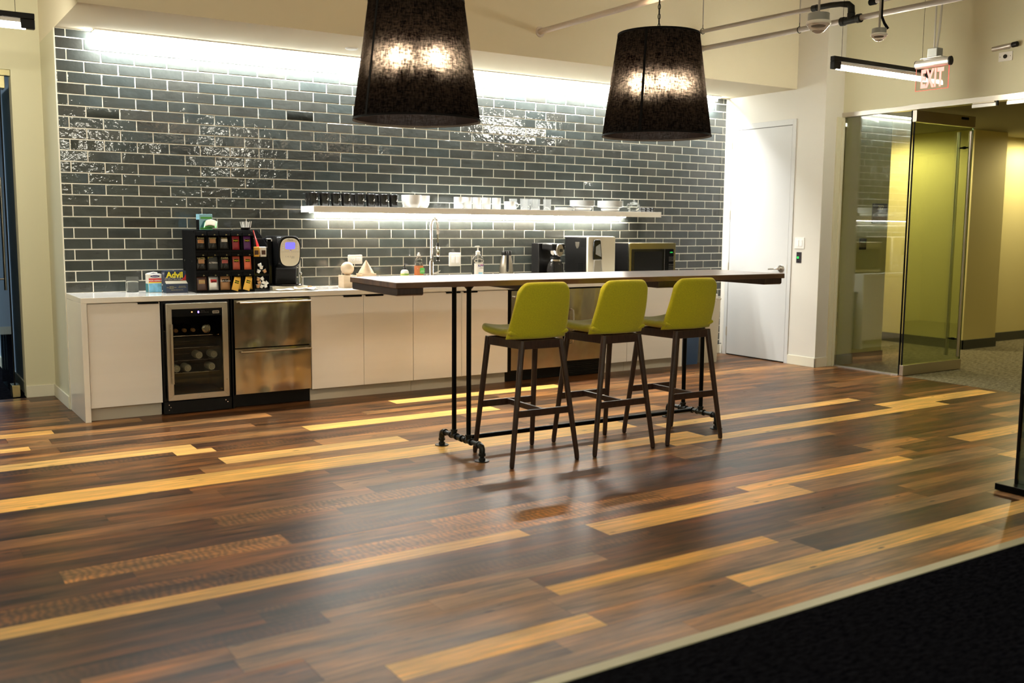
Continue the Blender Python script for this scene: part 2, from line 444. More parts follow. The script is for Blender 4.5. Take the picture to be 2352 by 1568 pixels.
def tile_wall():
    bx = MB(); bm = bx.bm
    lay = bm.loops.layers.float_color.new('tint')
    g = .0042; bev = .0022
    def q(vs, mi, col):
        try: f = bm.faces.new([bm.verts.new(v) for v in vs])
        except ValueError: return
        f.material_index = mi
        for l in f.loops: l[lay] = col
    q([(0, 0, 0), (W, 0, 0), (W, 0, ZS), (0, 0, ZS)], 1, (1, 1, 1, 1))
    r2 = random.Random(5)
    for r in range(-10, 25):
        z0, z1 = Z1+(r-1)*TH+g, Z1+r*TH-g
        z0 = max(z0, .102); z1 = min(z1, ZS-.002)
        if z1-z0 < .01: continue
        x = JX-2*TW+(TW/2 if r % 2 else 0)
        while x < W:
            a, b = max(x+g, .004), min(x+TW-g, W-.003); x += TW
            if b-a < .008: continue
            v = r2.uniform(.88, 1.14); h = r2.uniform(-.003, .003)
            col = ((.040+h)*v, (.044)*v, (.040-h*.5)*v, 1)
            d = .0034; t = [r2.gauss(0, .00016) for _ in range(2)]; tx = r2.gauss(0, .00022)
            O = [(a, 0, z0), (b, 0, z0), (b, 0, z1), (a, 0, z1)]
            M1 = [(p[0], -d+.0012, p[2]) for p in O]
            I = [(a+bev, -d+t[0]-tx, z0+bev), (b-bev, -d+t[0]+tx, z0+bev), (b-bev, -d+t[1]+tx, z1-bev), (a+bev, -d+t[1]-tx, z1-bev)]
            vo = [bm.verts.new(p) for p in O]; vm = [bm.verts.new(p) for p in M1]; vi = [bm.verts.new(p) for p in I]
            for A, B_ in ((vo, vm), (vm, vi)):
                for k in range(4):
                    f = bm.faces.new([A[k], A[(k+1) % 4], B_[(k+1) % 4], B_[k]]); f.material_index = 0
                    for l in f.loops: l[lay] = col
            f = bm.faces.new(vi); f.material_index = 0
            for l in f.loops: l[lay] = col
    return struct(bx.build('wall_back', ['tile_glaze', 'grout'], smooth=20))
tile_wall()

def plank_floor():
    bx = MB(); bm = bx.bm
    tint = bm.loops.layers.float_color.new('tint'); info = bm.loops.layers.float_color.new('info')
    ed = [.75, .62, .50, .36, .22, .08, -.06, -.20, -.34, -.48, -.62, -.77, -.91, -1.08, -1.255, -1.375, -1.55, -1.73, -1.895, -2.015, -2.20, -2.385, -2.555, -2.815, -2.95,
          -3.12, -3.31, -3.45, -3.62, -3.75, -3.88, -4.045, -4.22, -4.40, -4.515, -4.71, -4.86, -4.98, -5.10, -5.21, -5.405, -5.54, -5.66, -5.775]
    dark = [(.090, .038, .014), (.066, .027, .010), (.100, .045, .017), (.070, .034, .015), (.120, .055, .020), (.058, .027, .012), (.135, .062, .022), (.080, .036, .016)]
    lite = [(.76, .45, .125), (.70, .40, .115), (.68, .42, .14)]
    mid = [(.30, .150, .052), (.25, .125, .046), (.21, .10, .040)]
    grey = [(.23, .140, .078), (.19, .115, .066), (.26, .165, .098)]
    fixed = {-.77: [(-2, -.25, 'l')], -1.255: [(-2, -.455, 'l'), (1.9, 4.9, 'm')], -1.73: [(-3, .46, 'l'), (.46, 2.5, 'd'), (2.5, 4.8, 'm')], -1.895: [(-2, .30, 'ds'), (.30, .55, 'l'), (.55, 2.6, 'ds')],
             -.91: [(2.3, 4.0, 'l')], -1.08: [(3.2, 5.6, 'm')], -1.55: [(1.3, 2.9, 'l')], -2.015: [(1.2, 3.3, 'm')],
             -2.555: [(-3.5, 3.4, 'l')], -2.385: [(1.0, 2.9, 'm')], -2.20: [(.5, 1.75, 'l')], -2.815: [(1.5, 3.55, 'm'), (3.55, 5.77, 'l')], -3.31: [(-1.5, 1.0, 'm'), (3.2, 6.27, 'l')],
             -3.12: [(2.7, 3.6, 'l'), (5.7, 7.2, 'l')], -3.45: [(.1, 1.6, 'ms')], -3.88: [(-.66, .30, 'ms'), (.3, 2.9, 'd')], -3.75: [(-3, -.2, 'd'), (3.0, 4.4, 'ds')],
             -4.045: [(-.4, .98, 'd'), (.98, 1.85, 'ms'), (1.85, 3.1, 'd')], -4.22: [(-1.6, .4, 'ds'), (.4, 2.3, 'ms'), (5.05, 7.3, 'l')], -4.40: [(-3, 1.30, 'l'), (1.3, 2.77, 'd'), (2.77, 4.24, 'l')],
             -4.515: [(-.2, 1.62, 'd'), (1.62, 3.075, 'l'), (3.075, 5.0, 'g')], -4.71: [(4.84, 6.6, 'l')],
             -4.98: [(-.76, -.29, 'm'), (-.29, .5, 'g'), (.5, .97, 'g')], -5.10: [(-.3, .97, 'g'), (.97, 2.23, 'l'), (2.23, 4.2, 'g')],
             -4.86: [(.1, 1.4, 'g')], -5.21: [(-.1, .9, 'g'), (.9, 2.3, 'g'), (2.3, 3.9, 'd')], -5.405: [(.11, .95, 'l'), (.95, 1.68, 'm'), (1.68, 5.4, 'l')],
             -5.54: [(-1, .7, 'g'), (.7, 1.65, 'g'), (1.65, 3.3, 'g')], -5.66: [(-.5, 1.2, 'g'), (1.2, 2.2, 'm'), (2.2, 4.6, 'm')]}
    r2 = random.Random(21)
    def plank(x0, x1, ya, yb, k):
        col = {'l': lite, 'm': mid, 'd': dark, 'g': grey}[k[0]]; c = r2.choice(col); v = r2.uniform(.86, 1.14)
        saw = 1. if 's' in k else (r2.random() < .16 and k[0] == 'd')*.7
        inf = (r2.random(), saw, .75 if k[0] == 'l' else (.35 if k[0] in 'mg' else 0.), 1)
        e = .0007
        f = bm.faces.new([bm.verts.new(p) for p in ((x0+e, yb+e, 0), (x1-e, yb+e, 0), (x1-e, ya-e, 0), (x0+e, ya-e, 0))])
        for l in f.loops: l[tint] = (c[0]*v, c[1]*v, c[2]*v, 1); l[info] = inf
    XL, XR = -4.2, 7.33
    for i in range(len(ed)-1):
        ya, yb = ed[i], ed[i+1]
        fx = sorted(fixed.get(ya, []))
        x = XL
        def fill(a, b):
            near = ya < -5.2
            while a < b-.02:
                n = min(b, a+r2.uniform(.5, 2.4))
                if b-n < .35: n = b
                q = r2.random()
                plank(a, n, ya, yb, 'g' if near and q < .5 else ('m' if q > .86 else 'd')); a = n
        for (a, b, k) in fx:
            a = max(a, XL)
            if a > x: fill(x, a)
            plank(max(a, x), b, ya, yb, k); x = b
        fill(x, XR)
    def under(x0, x1, y0, y1, z):
        f = bm.faces.new([bm.verts.new(p) for p in ((x0, y0, z), (x1, y0, z), (x1, y1, z), (x0, y1, z))])
        for l in f.loops: l[tint] = (.02, .01, .006, 1); l[info] = (0, 0, 1, 1)
    under(XL, XR, -5.775, .75, -.002)
    return struct(bx.build('floor', ['plank_wood']))
plank_floor()

struct(MB().box(-6, 7.30, -12, -5.825, -.05, .0).build('floor_carpet', 'carpet_dark'))
struct(MB().box(-6, 7.33, -5.825, -5.775, -.05, .004).build('trim_1', 'trim_strip', bevel=.0015))
struct(MB().box(7.30, 13, -6, 2, -.05, .001).build('floor_hall', 'carpet_hall'))
struct(MB().box(-6, .75, .751, 6.2, -.05, -.001).build('floor_left_room', 'carpet_dark'))
struct(MB().box(-6, -4.2, -5.775, .75, -.05, -.001).build('floor_left', 'carpet_dark'))

# bulk head over the kitchen niche, the stub wall at its left end
struct(MB().box(0, W, YS, .75, ZS, 4.2).build('ceiling_soffit', 'paint_soffit'))
struct(MB().box(.0005, .12, .001, .75, 0, ZS).build('wall_niche', 'paint_cream'))
struct(MB().box(-.006, .0, -.009, .02, 0, ZS).build('trim_2', 'base_white'))
struct(MB().box(-.224, .02, .75, .9, 0, 2.675).box(-6, .02, .75, .9, 2.675, 4.2).box(-6, -1.35, .75, .9, 0, 2.675).build('wall_left', 'paint_cream'))
struct(MB().box(-.224, -.001, .738, .75, 0, .10).build('baseboard_left', 'base_white', bevel=.002))
struct(MB().box(-.013, -.001, .02, .75, 0, .10).build('baseboard_niche', 'base_white', bevel=.002))
struct(MB().box(-1.35, -.226, .77, .86, 2.63, 2.675).build('trim_3', 'brass_dull'))
# blue-lit room behind the left opening
struct(MB().box(-.20, -.10, .9, 6.2, 0, 3).box(-6, -.1, 6.1, 6.2, 0, 3).box(-6, -5.9, .9, 6.2, 0, 3).build('wall_left_room', 'blue_paint'))
struct(MB().box(-.212, -.20, .9, 6.1, 0, .10).box(-6, -.2, 6.088, 6.1, 0, .1).build('baseboard_left_room', 'base_white'))
struct(MB().box(-6, -.1, .9, 6.2, 3, 3.1).build('ceiling_left_room', 'ceiling_paint'))

# right hand walls
struct(MB().box(W, 7.30, -1.4, .75, 0, 4.2).build('wall_right', 'paint_white'))
struct(MB().box(7.301, 8.12, -1.4, 2, 0, 2.64).build('wall_hall_left', 'paint_lime_shaded'))
struct(MB().box(7.30, 7.40, -12, -1.4, 2.646, 4.2).box(7.30, 7.40, -12, -4.35, 0, 2.646).build('wall_right_front', 'paint_cream'))
struct(MB().box(W-.012, W, -1.412, -1.036, 0, .10).box(W-.012, 7.262, -1.412, -1.4, 0, .10).build('baseboard_right', 'base_white', bevel=.002))
struct(MB().box(5.86, W, -.014, -.001, 0, .10).build('baseboard_back', 'base_white', bevel=.002))
struct(MB().box(7.262, 7.30, -1.43, -1.4, 0, 2.60).box(7.20, 7.262, -1.418, -1.40, 0, 2.60).build('trim_4', 'paint_cream', bevel=.002))
struct(MB().box(9.85, 10.54, -1.28, 2, 0, 2.64).build('wall_hall_back', 'paint_lime'))
struct(MB().box(10.54, 13, -.97, 2, 0, 2.64).build('wall_hall_right', 'paint_lime'))
struct(MB().box(8.12, 9.85, 1.9, 2, 0, 2.64).build('wall_hall_far', 'paint_lime'))
struct(MB().box(12.9, 13, -6, -.97, 0, 2.64).box(7.4, 13, -6, -5.9, 0, 2.64).build('wall_hall_end', 'paint_lime'))
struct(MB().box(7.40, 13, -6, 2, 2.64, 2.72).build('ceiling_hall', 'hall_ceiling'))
struct(MB().box(7.302, 8.131, -1.411, -1.4, 0, .115).box(8.12, 8.131, -1.4, 1.9, 0, .115).box(9.839, 9.85, -1.291, 1.9, 0, .115).box(9.839, 10.551, -1.291, -1.28, 0, .115)
       .box(10.54, 10.551, -1.28, -.981, 0, .115).box(10.551, 12.9, -.981, -.97, 0, .115).build('baseboard_hall', 'base_grey'))
# the far sides of the open office behind the camera
struct(MB().box(-6, 7.4, -12.1, -12, 0, 4.2).build('wall_front', 'paint_cream'))
struct(MB().box(-6.1, -6, -12, .9, 0, 4.2).build('wall_far_left', 'paint_cream'))
struct(MB().box(-6.1, 7.4, -12.1, .9, 4.2, 4.3).build('ceiling', 'ceiling_paint'))

# ------------------------------------------------------------------ white door
d1 = bpy.data.objects.new('door_1', None); COL.objects.link(d1); d1.location = (7.01, -.56, 0); OFF['door_1'] = Vector((7.01, -.56, 0)); struct(d1)
d1['label'] = 'tall white flush door with lever handle beside the tiled wall'
MB().box(7.009, 7.0205, -.122, -.074, 0, 2.605).box(7.009, 7.0205, -1.036, -.988, 0, 2.605).box(7.009, 7.0205, -.988, -.122, 2.545, 2.605).build('door_frame', 'door_white', d1, bevel=.002)
MB().box(7.0185, 7.0200, -.988, -.122, .0, 2.545).build('door_gap_shade', 'black_matte', d1)  # black sheet drawn in for the shade inside the gaps round the leaf
MB().box(7.012, 7.0184, -.984, -.126, .012, 2.540).build('door_panel', 'door_white', d1, bevel=.001)
for z in (.27, 1.01, 1.60, 2.40):
    MB().box(7.006, 7.012, -.128, -.118, z-.05, z+.05).cyl((7.004, -.124, z-.05), (7.004, -.124, z+.05), .005, seg=10).build('hinge', 'hinge', d1)
h = MB().cyl((6.999, -.905, 1.02), (7.012, -.905, 1.02), .040, seg=28).build('handle_rose', 'steel_trim', d1, bevel=.003)
MB().tube([(6.999, -.905, 1.02), (6.96, -.905, 1.02), (6.948, -.89, 1.02), (6.945, -.86, 1.018), (6.945, -.78, 1.012)], [.012, .011, .010, .009, .007], 12).build('door_handle', 'steel_trim', d1)
MB().box(7.008, 7.012, -.990, -.984, .97, 1.07).build('strike_plate', 'hinge', d1)

t = thing('wall_mounted_door_stop', 'small dark door stop low on the wall in the tiled corner', 'door stop', (6.95, -.03, .10))
MB().cyl((7.0085, -.045, .118), (6.90, -.050, .115), .004, seg=10).build('rod', 'black_metal', t)
MB().cyl((6.90, -.050, .115), (6.885, -.0505, .1145), .008, seg=12).build('rubber_tip', 'black_matte', t)

# ------------------------------------------------------------------ glass front to the hall
w1 = bpy.data.objects.new('window_1', None); COL.objects.link(w1); w1.location = (7.31, -1.8, 0); OFF['window_1'] = Vector((7.31, -1.8, 0)); struct(w1)
w1['label'] = 'frameless fixed glass panel between white wall and glass door'
MB().box(7.304, 7.316, -2.205, -1.432, .012, 2.598).build('pane', 'pane', w1)
MB().box(7.29, 7.33, -2.21, -1.43, 0, .012).build('bottom_channel', 'alu', w1)
MB().box(7.301, 7.319, -2.212, -2.205, .012, 2.598).build('edge_seal', 'black_matte', w1)
struct(MB().box(7.28, 7.35, -2.20, -1.40, 2.60, 2.646).build('trim_6', 'steel_trim', bevel=.001))
struct(MB().box(7.265, 7.37, -4.34, -2.19, 2.600, 2.650).build('trim_7', 'steel_trim', bevel=.001))
for a, b in ((-2.87, -3.10), (-3.20, -3.52)):
    t = thing('magnetic_lock', 'silver magnetic lock under the door header, %s' % ('nearer the open glass door' if a > -3 else 'nearer the right edge of the opening'), 'lock', (7.28, (a+b)/2, 2.553), 'magnetic locks under the glass door header')
    MB().box(7.235, 7.264, b, a, 2.553, 2.585).build('housing', 'alu', t, bevel=.002)
    MB().box(7.228, 7.264, b+.01, a-.01, 2.5855, 2.599).build('mounting_plate', 'hinge', t, bevel=.001)
    MB().box(7.24, 7.26, b-.012, b-.0005, 2.556, 2.60).build('end_cap', 'black_plastic', t)

d2 = bpy.data.objects.new('door_2', None); COL.objects.link(d2); d2.location = (7.3, -2.25, 0); OFF['door_2'] = Vector((7.3, -2.25, 0)); struct(d2)
d2['label'] = 'open frameless glass door with long vertical pull bars'
MB().box(7.295, 8.262, -2.256, -2.244, .1085, 2.4865).build('pane', 'pane_door', d2)
MB().box(7.288, 8.264, -2.272, -2.228, .006, .108).build('bottom_rail', 'steel_trim', d2, bevel=.002)
MB().box(7.288, 8.264, -2.272, -2.228, 2.487, 2.597).build('top_rail', 'steel_trim', d2, bevel=.002)
MB().box(7.290, 7.2945, -2.258, -2.242, .1085, 2.4865).build('pivot_edge', 'black_matte', d2)
MB().box(8.2625, 8.266, -2.256, -2.244, .1085, 2.4865).build('edge_strip', 'pane_dark', d2)
for s in (-1, 1):
    MB().cyl((8.13, -2.25+s*.062, .15), (8.13, -2.25+s*.062, 2.44), .016, seg=20).build('pull_bar', 'steel_trim', d2, bevel=.002)
for z in (.33, 2.28):
    MB().cyl((8.13, -2.312, z), (8.13, -2.188, z), .008, seg=12).cyl((8.13, -2.262, z), (8.13, -2.238, z), .014, seg=16).build('standoff', 'black_metal', d2)
MB().box(8.02, 8.14, -2.277, -2.272, 2.555, 2.58).build('lock_slot', 'black_matte', d2)

# glass partition end near the camera on the right
w2 = bpy.data.objects.new('window_2', None); COL.objects.link(w2); w2.location = (4.07, -5.6, 0); OFF['window_2'] = Vector((4.07, -5.6, 0)); struct(w2)
w2['label'] = 'end of a glass partition on a dark floor shoe near the camera'
MB().box(3.976, 4.165, -8.6, -5.212, .0045, .042).build('floor_shoe', 'black_metal', w2, bevel=.003)
MB().box(4.064, 4.076, -8.6, -5.29, .042, 2.5).build('pane', 'pane_dark', w2)
MB().box(4.060, 4.080, -5.289, -5.276, .042, 2.5).build('edge_trim', 'black_matte', w2)

# dark glass door at far left, standing open into the blue room
d3 = bpy.data.objects.new('door_3', None); COL.objects.link(d3); d3.location = (-.27, .85, 0); OFF['door_3'] = Vector((-.27, .85, 0)); struct(d3)
d3['label'] = 'dark glass door at the left edge with a vertical pull bar'
MB().box(-.306, -.296, .83, 1.73, .008, 2.60).build('pane', 'pane_dark', d3)
MB().box(-.307, -.295, .822, .8295, .008, 2.60).build('edge_seal', 'black_matte', d3)
MB().box(-.325, -.265, .79, .93, .003, .105).build('floor_pivot', 'brass_dull', d3, bevel=.003)
MB().box(-.325, -.265, .79, .93, 2.53, 2.628).build('top_pivot', 'brass_dull', d3, bevel=.003)
MB().cyl((-.36, 1.62, .85), (-.36, 1.62, 1.85), .012, seg=16).cyl((-.36, 1.62, .95), (-.306, 1.62, .95), .008).cyl((-.36, 1.62, 1.75), (-.306, 1.62, 1.75), .008).build('pull_bar', 'steel_trim', d3)

# ------------------------------------------------------------------ small fittings on walls
def wallplate(name, label, cat, x, y, z, w, h, face, holes):
    t = thing(name, label, cat, (x, y, z-h/2))
    F = FRONT if face == 'y' else LEFT
    M = F(x, y, z)
    MB().prism(rrect(-w/2, w/2, -h/2, h/2, .008), 'xy', 0, .006, M=M).build('cover_plate', 'white_plastic', t, bevel=.0015)
    holes(t, M)
    return t
def rockers(t, M):
    for s in (-1, 1):
        MB().box(s*.024-.016, s*.024+.016, -.034, .034, .0062, .010, M=M).build('rocker', 'white_gloss', t, bevel=.0015)
def sockets(t, M):
    for s in (-1, 1):
        MB().box(s*.028-.021, s*.028+.021, -.015, .015, .0062, .008, M=M).build('socket', 'white_gloss', t, bevel=.001)
        b = MB()
        for k in (-1, 1):
            b.box(s*.028+k*.008-.001, s*.028+k*.008+.001, -.002, .006, .0081, .0086, M=M)
        b.box(s*.028-.002, s*.028+.002, -.011, -.007, .0081, .0086, M=M).build('socket_slots', 'grey_print', t)
wallplate('wall_outlet', 'white double power outlet on the tiles behind the wooden ball', 'outlet', 2.419, -.0068, 1.146, .14, .082, 'y', sockets)
wallplate('light_switch', 'white double switch plate on the tiles right of the tap', 'switch', 3.456, -.0068, 1.134, .13, .130, 'y', rockers)
wallplate('light_switch', 'white double rocker switch on the wall right of the white door', 'switch', W-.0008, -1.136, 1.30, .13, .12, 'x', rockers)
t = thing('exit_switch', 'metal push plate with a small green button under the white switch', 'button', (W, -1.135, 1.09)); M = LEFT(W-.0008, -1.135, 1.148)
MB().box(-.033, .033, -.057, .057, 0, .004, M=M).build('backplate', 'plaque', t, bevel=.001)
MB().box(-.022, .002, -.012, .010, .0042, .010, M=M).build('button', 'led_green', t, bevel=.001)
for z in (-.045, .045): MB().cyl(M @ Vector((0, z, .0041)), M @ Vector((0, z, .007)), .005, seg=10).build('screw', 'chrome', t)

t = thing('room_sign', 'dark plaque with numerals on the shaded lime wall behind glass', 'sign', (7.966, -1.4, 1.516)); M = FRONT(7.966, -1.4015, 1.6225)
MB().box(-.125, .125, -.107, .107, 0, .008, M=M).build('plaque', 'plaque', t, bevel=.001)
MB().text('222', .066, M @ Matrix.Translation((.0, .062, .0085)), shear=.35).build('numerals', 'gold_print', t)
MB().text('........', .035, M @ Matrix.Translation((-.01, -.006, .0085))).build('braille', 'gold_print', t)
t = thing('card_reader', 'small black card reader on the shaded lime wall behind glass', 'card reader', (7.70, -1.4, 1.233)); M = FRONT(7.70, -1.4015, 1.295)
MB().prism(rrect(-.05, .05, -.062, .062, .012), 'xy', 0, .02, M=M).build('reader_body', 'black_plastic', t, bevel=.002)
MB().box(.012, .018, .018, .022, .0202, .0215, M=M).build('status_light', 'led_green', t)
t = thing('wall_tube_fitting', 'short silver tube fitting on the wall above the hall header', 'fitting', (7.29, -3.13, 3.03))
MB().cyl((7.262, -3.02, 3.055), (7.262, -3.20, 3.068), .021, seg=20).build('tube_body', 'alu', t, bevel=.003)
MB().cyl((7.262, -3.2015, 3.068), (7.262, -3.25, 3.071), .024, seg=20).build('lens_cap', 'black_plastic', t, bevel=.004)
MB().box(7.27, 7.2995, -3.16, -3.10, 3.045, 3.08).build('bracket', 'alu', t)
t = thing('wall_sensor', 'white plate with a round black eye above the hall header', 'sensor', (7.30, -3.127, 2.94)); M = LEFT(7.2992, -3.127, 2.983) @ Matrix.Rotation(0, 4, 'Z')
MB().box(-.063, .063, -.040, .040, 0, .008, M=M).build('cover_plate', 'white_plastic', t, bevel=.0015)
MB().cyl(M @ Vector((0, 0, .0082)), M @ Vector((0, 0, .014)), .018, seg=24).build('eye', 'black_gloss', t)
for s in (-1, 1): MB().cyl(M @ Vector((s*.048, 0, .0082)), M @ Vector((s*.048, 0, .010)), .004, seg=10).build('screw', 'grey_print', t)
tag(MB().lathe([(.001, -.012), (.045, -.010), (.055, -.0005)], (2.19, -.50, ZS), 32, cap=True).build('ceiling_sprinkler_cover', 'white_plastic', loc=(2.19, -.5, ZS)), 'small round white cover in the soffit above the tiles', 'sprinkler cover')

# ------------------------------------------------------------------ soffit lighting
t = thing('ceiling_strip_light', 'long bright strip light where the soffit meets the tiles', 'light', (3.5, -.08, ZS-.02))
MB().box(.262, 6.79, -.150, -.008, ZS-.010, ZS-.0008).build('channel', 'white_plastic', t)
MB().box(.268, 6.784, -.140, -.092, ZS-.018, ZS-.0102).build('diffuser', 'led_white', t)
b = MB(); b._new([(.268, -.0905, ZS-.048), (6.784, -.0905, ZS-.048), (6.784, -.043, ZS-.0115), (.268, -.043, ZS-.0115)], [(0, 1, 2, 3)])
b.build('hidden_wash_emitter', 'hidden_wash', t)  # tilted emitter added behind the diffuser, lifts tile glow and spares the door
MB().box(.262, 6.79, -.0918, -.0908, ZS-.050, ZS-.0102).build('shield', 'white_plastic', t)

# ------------------------------------------------------------------ sprinkler pipes
t = thing('sprinkler_pipe', 'grey pipe run from the soffit face, nearest the left lampshade', 'pipe', (3.729, -1.016, 3.13))
MB().tube([(3.729, -1.018, 3.130), (3.729, -1.6, 3.131), (3.729, -6.0, 3.131)], .024, 20).build('pipe', 'pipe_light', t)
MB().lathe([(.025, 0), (.045, 0), (.045, .006), (.025, .008)], seg=28, M=Matrix.Translation((3.729, -1.0168, 3.13)) @ Matrix.Rotation(PI/2, 4, 'X')).build('escutcheon', 'pipe_light', t)
t = thing('sprinkler_pipe', 'lower of the two grey pipes with a tee, right of the right lampshade', 'pipe', (5.643, -1.016, 3.18))
MB().tube([(5.643, -1.02, 3.183), (5.643, -2.0, 3.172), (5.643, -6.0, 3.150)], .023, 20).build('pipe', 'pipe_grey', t)
MB().cyl((5.643, -2.66, 3.165), (5.643, -2.70, 3.165), .036).cyl((5.643, -2.70, 3.165), (5.643, -2.82, 3.165), .031).cyl((5.643, -2.82, 3.165), (5.643, -2.86, 3.165), .036).cyl((5.643, -2.76, 3.165), (5.643, -2.76, 3.222), .032).build('tee', 'iron', t, bevel=.003)
MB().cyl((5.643, -1.0168, 3.183), (5.643, -1.035, 3.183), .03).build('end_cap', 'pipe_grey', t, bevel=.004)
t = thing('sprinkler_pipe', 'upper of the two grey pipes, ending in an elbow above the tee', 'pipe', (5.568, -1.016, 3.327))
MB().tube([(5.568, -1.02, 3.327), (5.568, -2.45, 3.305)], .018, 18).build('pipe', 'pipe_grey', t)
MB().cyl((5.568, -2.42, 3.305), (5.568, -2.47, 3.305), .027).tube([(5.568, -2.45, 3.305), (5.575, -2.60, 3.303), (5.60, -2.68, 3.300), (5.635, -2.735, 3.293), (5.643, -2.757, 3.27), (5.643, -2.76, 3.224)], [.023, .023, .022, .027, .029, .029], 18).build('elbow', 'iron', t)
t = thing('conduit', 'dark capped conduit at the top right of the ceiling', 'conduit', (6.3, -2.45, 3.44))
MB().tube([(6.3, -2.43, 3.446), (6.3, -6, 3.44)], .019, 16).build('tube', 'pipe_grey', t)
MB().cyl((6.3, -2.43, 3.446), (6.3, -2.50, 3.446), .028, seg=18).build('coupling', 'black_matte', t, bevel=.006)
for n, (x, y, z, lab) in enumerate(((5.568, -1.10, 3.327, 'thin rod and clip hanging the upper pipe by the right lampshade'), (5.643, -2.22, 3.170, 'thin rod and clip hanging the lower pipe near the big dome sensor'))):
    t = thing('pipe_hanger', lab, 'pipe hanger', (x, y, z), 'pipe hangers')
    MB().cyl((x, y, z+.06), (x, y, 4.2), .005, seg=8).build('rod', 'pipe_grey', t)
    MB().tube([(x, y, z+.026)]+[(x+.028*math.sin(a), y, z+.0275*math.cos(a)) for a in [.2, .9, 1.6, 2.4, 3.14, 3.9, 4.7, 5.4, 6.1]]+[(x, y, z+.03), (x, y, z+.065)], .0035, 8).build('clip', 'iron', t)

def dome(x, y, z, r, lab, lens, cable):
    t = thing('occupancy_sensor', lab, 'sensor', (x, y, z), None)
    MB().lathe([(r*.86, 0), (r*.86, r*.62), (.001, r*.62)], (x, y, z+r*.28), 36, cap=False).build('junction_box', 'box_grey', t, bevel=.003)
    MB().lathe([(.001, r*.27), (r*.97, r*.27), (r, r*.2), (r, r*.06), (r*.93, 0), (r*.5, 0)], (x, y, z), 36).build('collar', 'white_plastic', t)
    MB().lathe([(r*.92, -.001), (r*.74, -r*.26), (r*.46, -r*.54), (r*.18, -r*.68), (.001, -r*.70)], (x, y, z), 36).build('lens', lens, t)
    MB().cyl((x, y, z+r*.92), (x, y, 4.2), .008, seg=10).build('stem', 'pipe_grey', t)
    if cable: MB().tube([(x+.06, y-.03, z+r*.9), (x+.03, y-.02, z+r*1.5), (x+.012, y-.005, z+r*2.4), (x+.011, y, z+1.0)], .010, 8).build('cable', 'black_matte', t)
dome(4.43, -3.45, 2.875, .086, 'larger domed ceiling sensor hanging in front of the pipes', 'dome_clear', 0)
dome(5.10, -3.45, 2.872, .060, 'smaller domed ceiling sensor between the big one and the exit sign', 'dome_clear', 1)

# ------------------------------------------------------------------ linear pendant lamps
def linear_lamp(label):
    t = thing('linear_pendant_lamp', label, 'lamp', (0, 0, 0), 'linear pendant lamps')
    L_ = 1.28
    b = MB().box(0, L_, -.022, .022, .062, .10).box(0, .085, -.022, .022, 0, .062).box(L_-.085, L_, -.022, .022, 0, .062)
    b.build('housing', 'black_plastic', t, bevel=.004)
    MB().box(.086, L_-.086, -.018, .018, .036, .0618).build('reflector', 'white_gloss', t)
    MB().cyl((.055, 0, .016), (L_-.055, 0, .016), .019, seg=20).build('tube', 'tube_white', t)
    for x in (.11, L_-.11): MB().cyl((x, 0, .10), (x, 0, 1.5), .0016, seg=6).build('cable', 'black_matte', t)
    return t
lamp0 = linear_lamp('slim black linear pendant lamp beside the exit sign'); lamp0.location = (5.325, -2.85, 2.733)
dup(lamp0, (-1.545, -1.0, 2.703), 'slim black linear pendant lamp at the left edge, by the left wall')
for i, (x, y) in enumerate(((-4.3, -4.3), (-3.9, -7.2), (-1.6, -9.8), (.9, -9.8), (3.4, -9.8), (-4.3, -5.8))):  # unseen lamps implied by tile reflections; number and places set for fill light
    dup(lamp0, (x, y, 2.73), 'unseen slim black linear pendant lamp behind the camera, added for fill light, %s of the set' % ORD[i])

# ------------------------------------------------------------------ exit sign
t = thing('exit_sign', 'hanging clear exit sign with red letters at the top right', 'sign', (6.1, -3.23, 2.58))
MB().prism(oval(0, 0, .028, .034, 28), 'xz', -3.375, -3.075, M=Matrix.Translation((6.1, 0, 2.800))).build('housing', 'alu', t)
for y in (-3.0705, -3.3755): MB().prism(oval(0, 0, .029, .036, 28), 'xz', y-.014 if y < -3.2 else y-.0042, y if y < -3.2 else y, M=Matrix.Translation((6.1, 0, 2.800))).build('end_cap', 'black_plastic', t)
MB().box(6.097, 6.103, -3.372, -3.080, 2.590, 2.768).build('acrylic_panel', 'acrylic', t)
MB().box(6.0965, 6.1035, -3.0798, -3.0775, 2.590, 2.768).box(6.0965, 6.1035, -3.3745, -3.3722, 2.590, 2.768).box(6.0965, 6.1035, -3.3745, -3.0775, 2.5875, 2.5898).build('panel_edge', 'exit_edge', t)
MB().text('EXIT', .200, LEFT(6.0965, -3.226, 2.674) @ Matrix.Diagonal((.46, 1, 1, 1)), ext=.0008, bold=.007, spacing=1.12).build('lettering', 'exit_red', t)
MB().box(6.05, 6.15, -3.33, -3.14, 2.836, 2.842).build('canopy_plate', 'alu', t, bevel=.001)
MB().box(6.06, 6.14, -3.285, -3.195, 2.8425, 2.915).build('junction_box', 'box_grey', t, bevel=.006)
MB().cyl((6.1, -3.23, 2.916), (6.1, -3.23, 4.2), .007, seg=10).build('stem', 'alu', t)
MB().tube([(6.11, -3.245, 2.916), (6.12, -3.255, 3.05), (6.125, -3.262, 3.25), (6.12, -3.25, 3.6), (6.11, -3.25, 4.2)], .009, 10).build('flexible_conduit', 'alu', t)

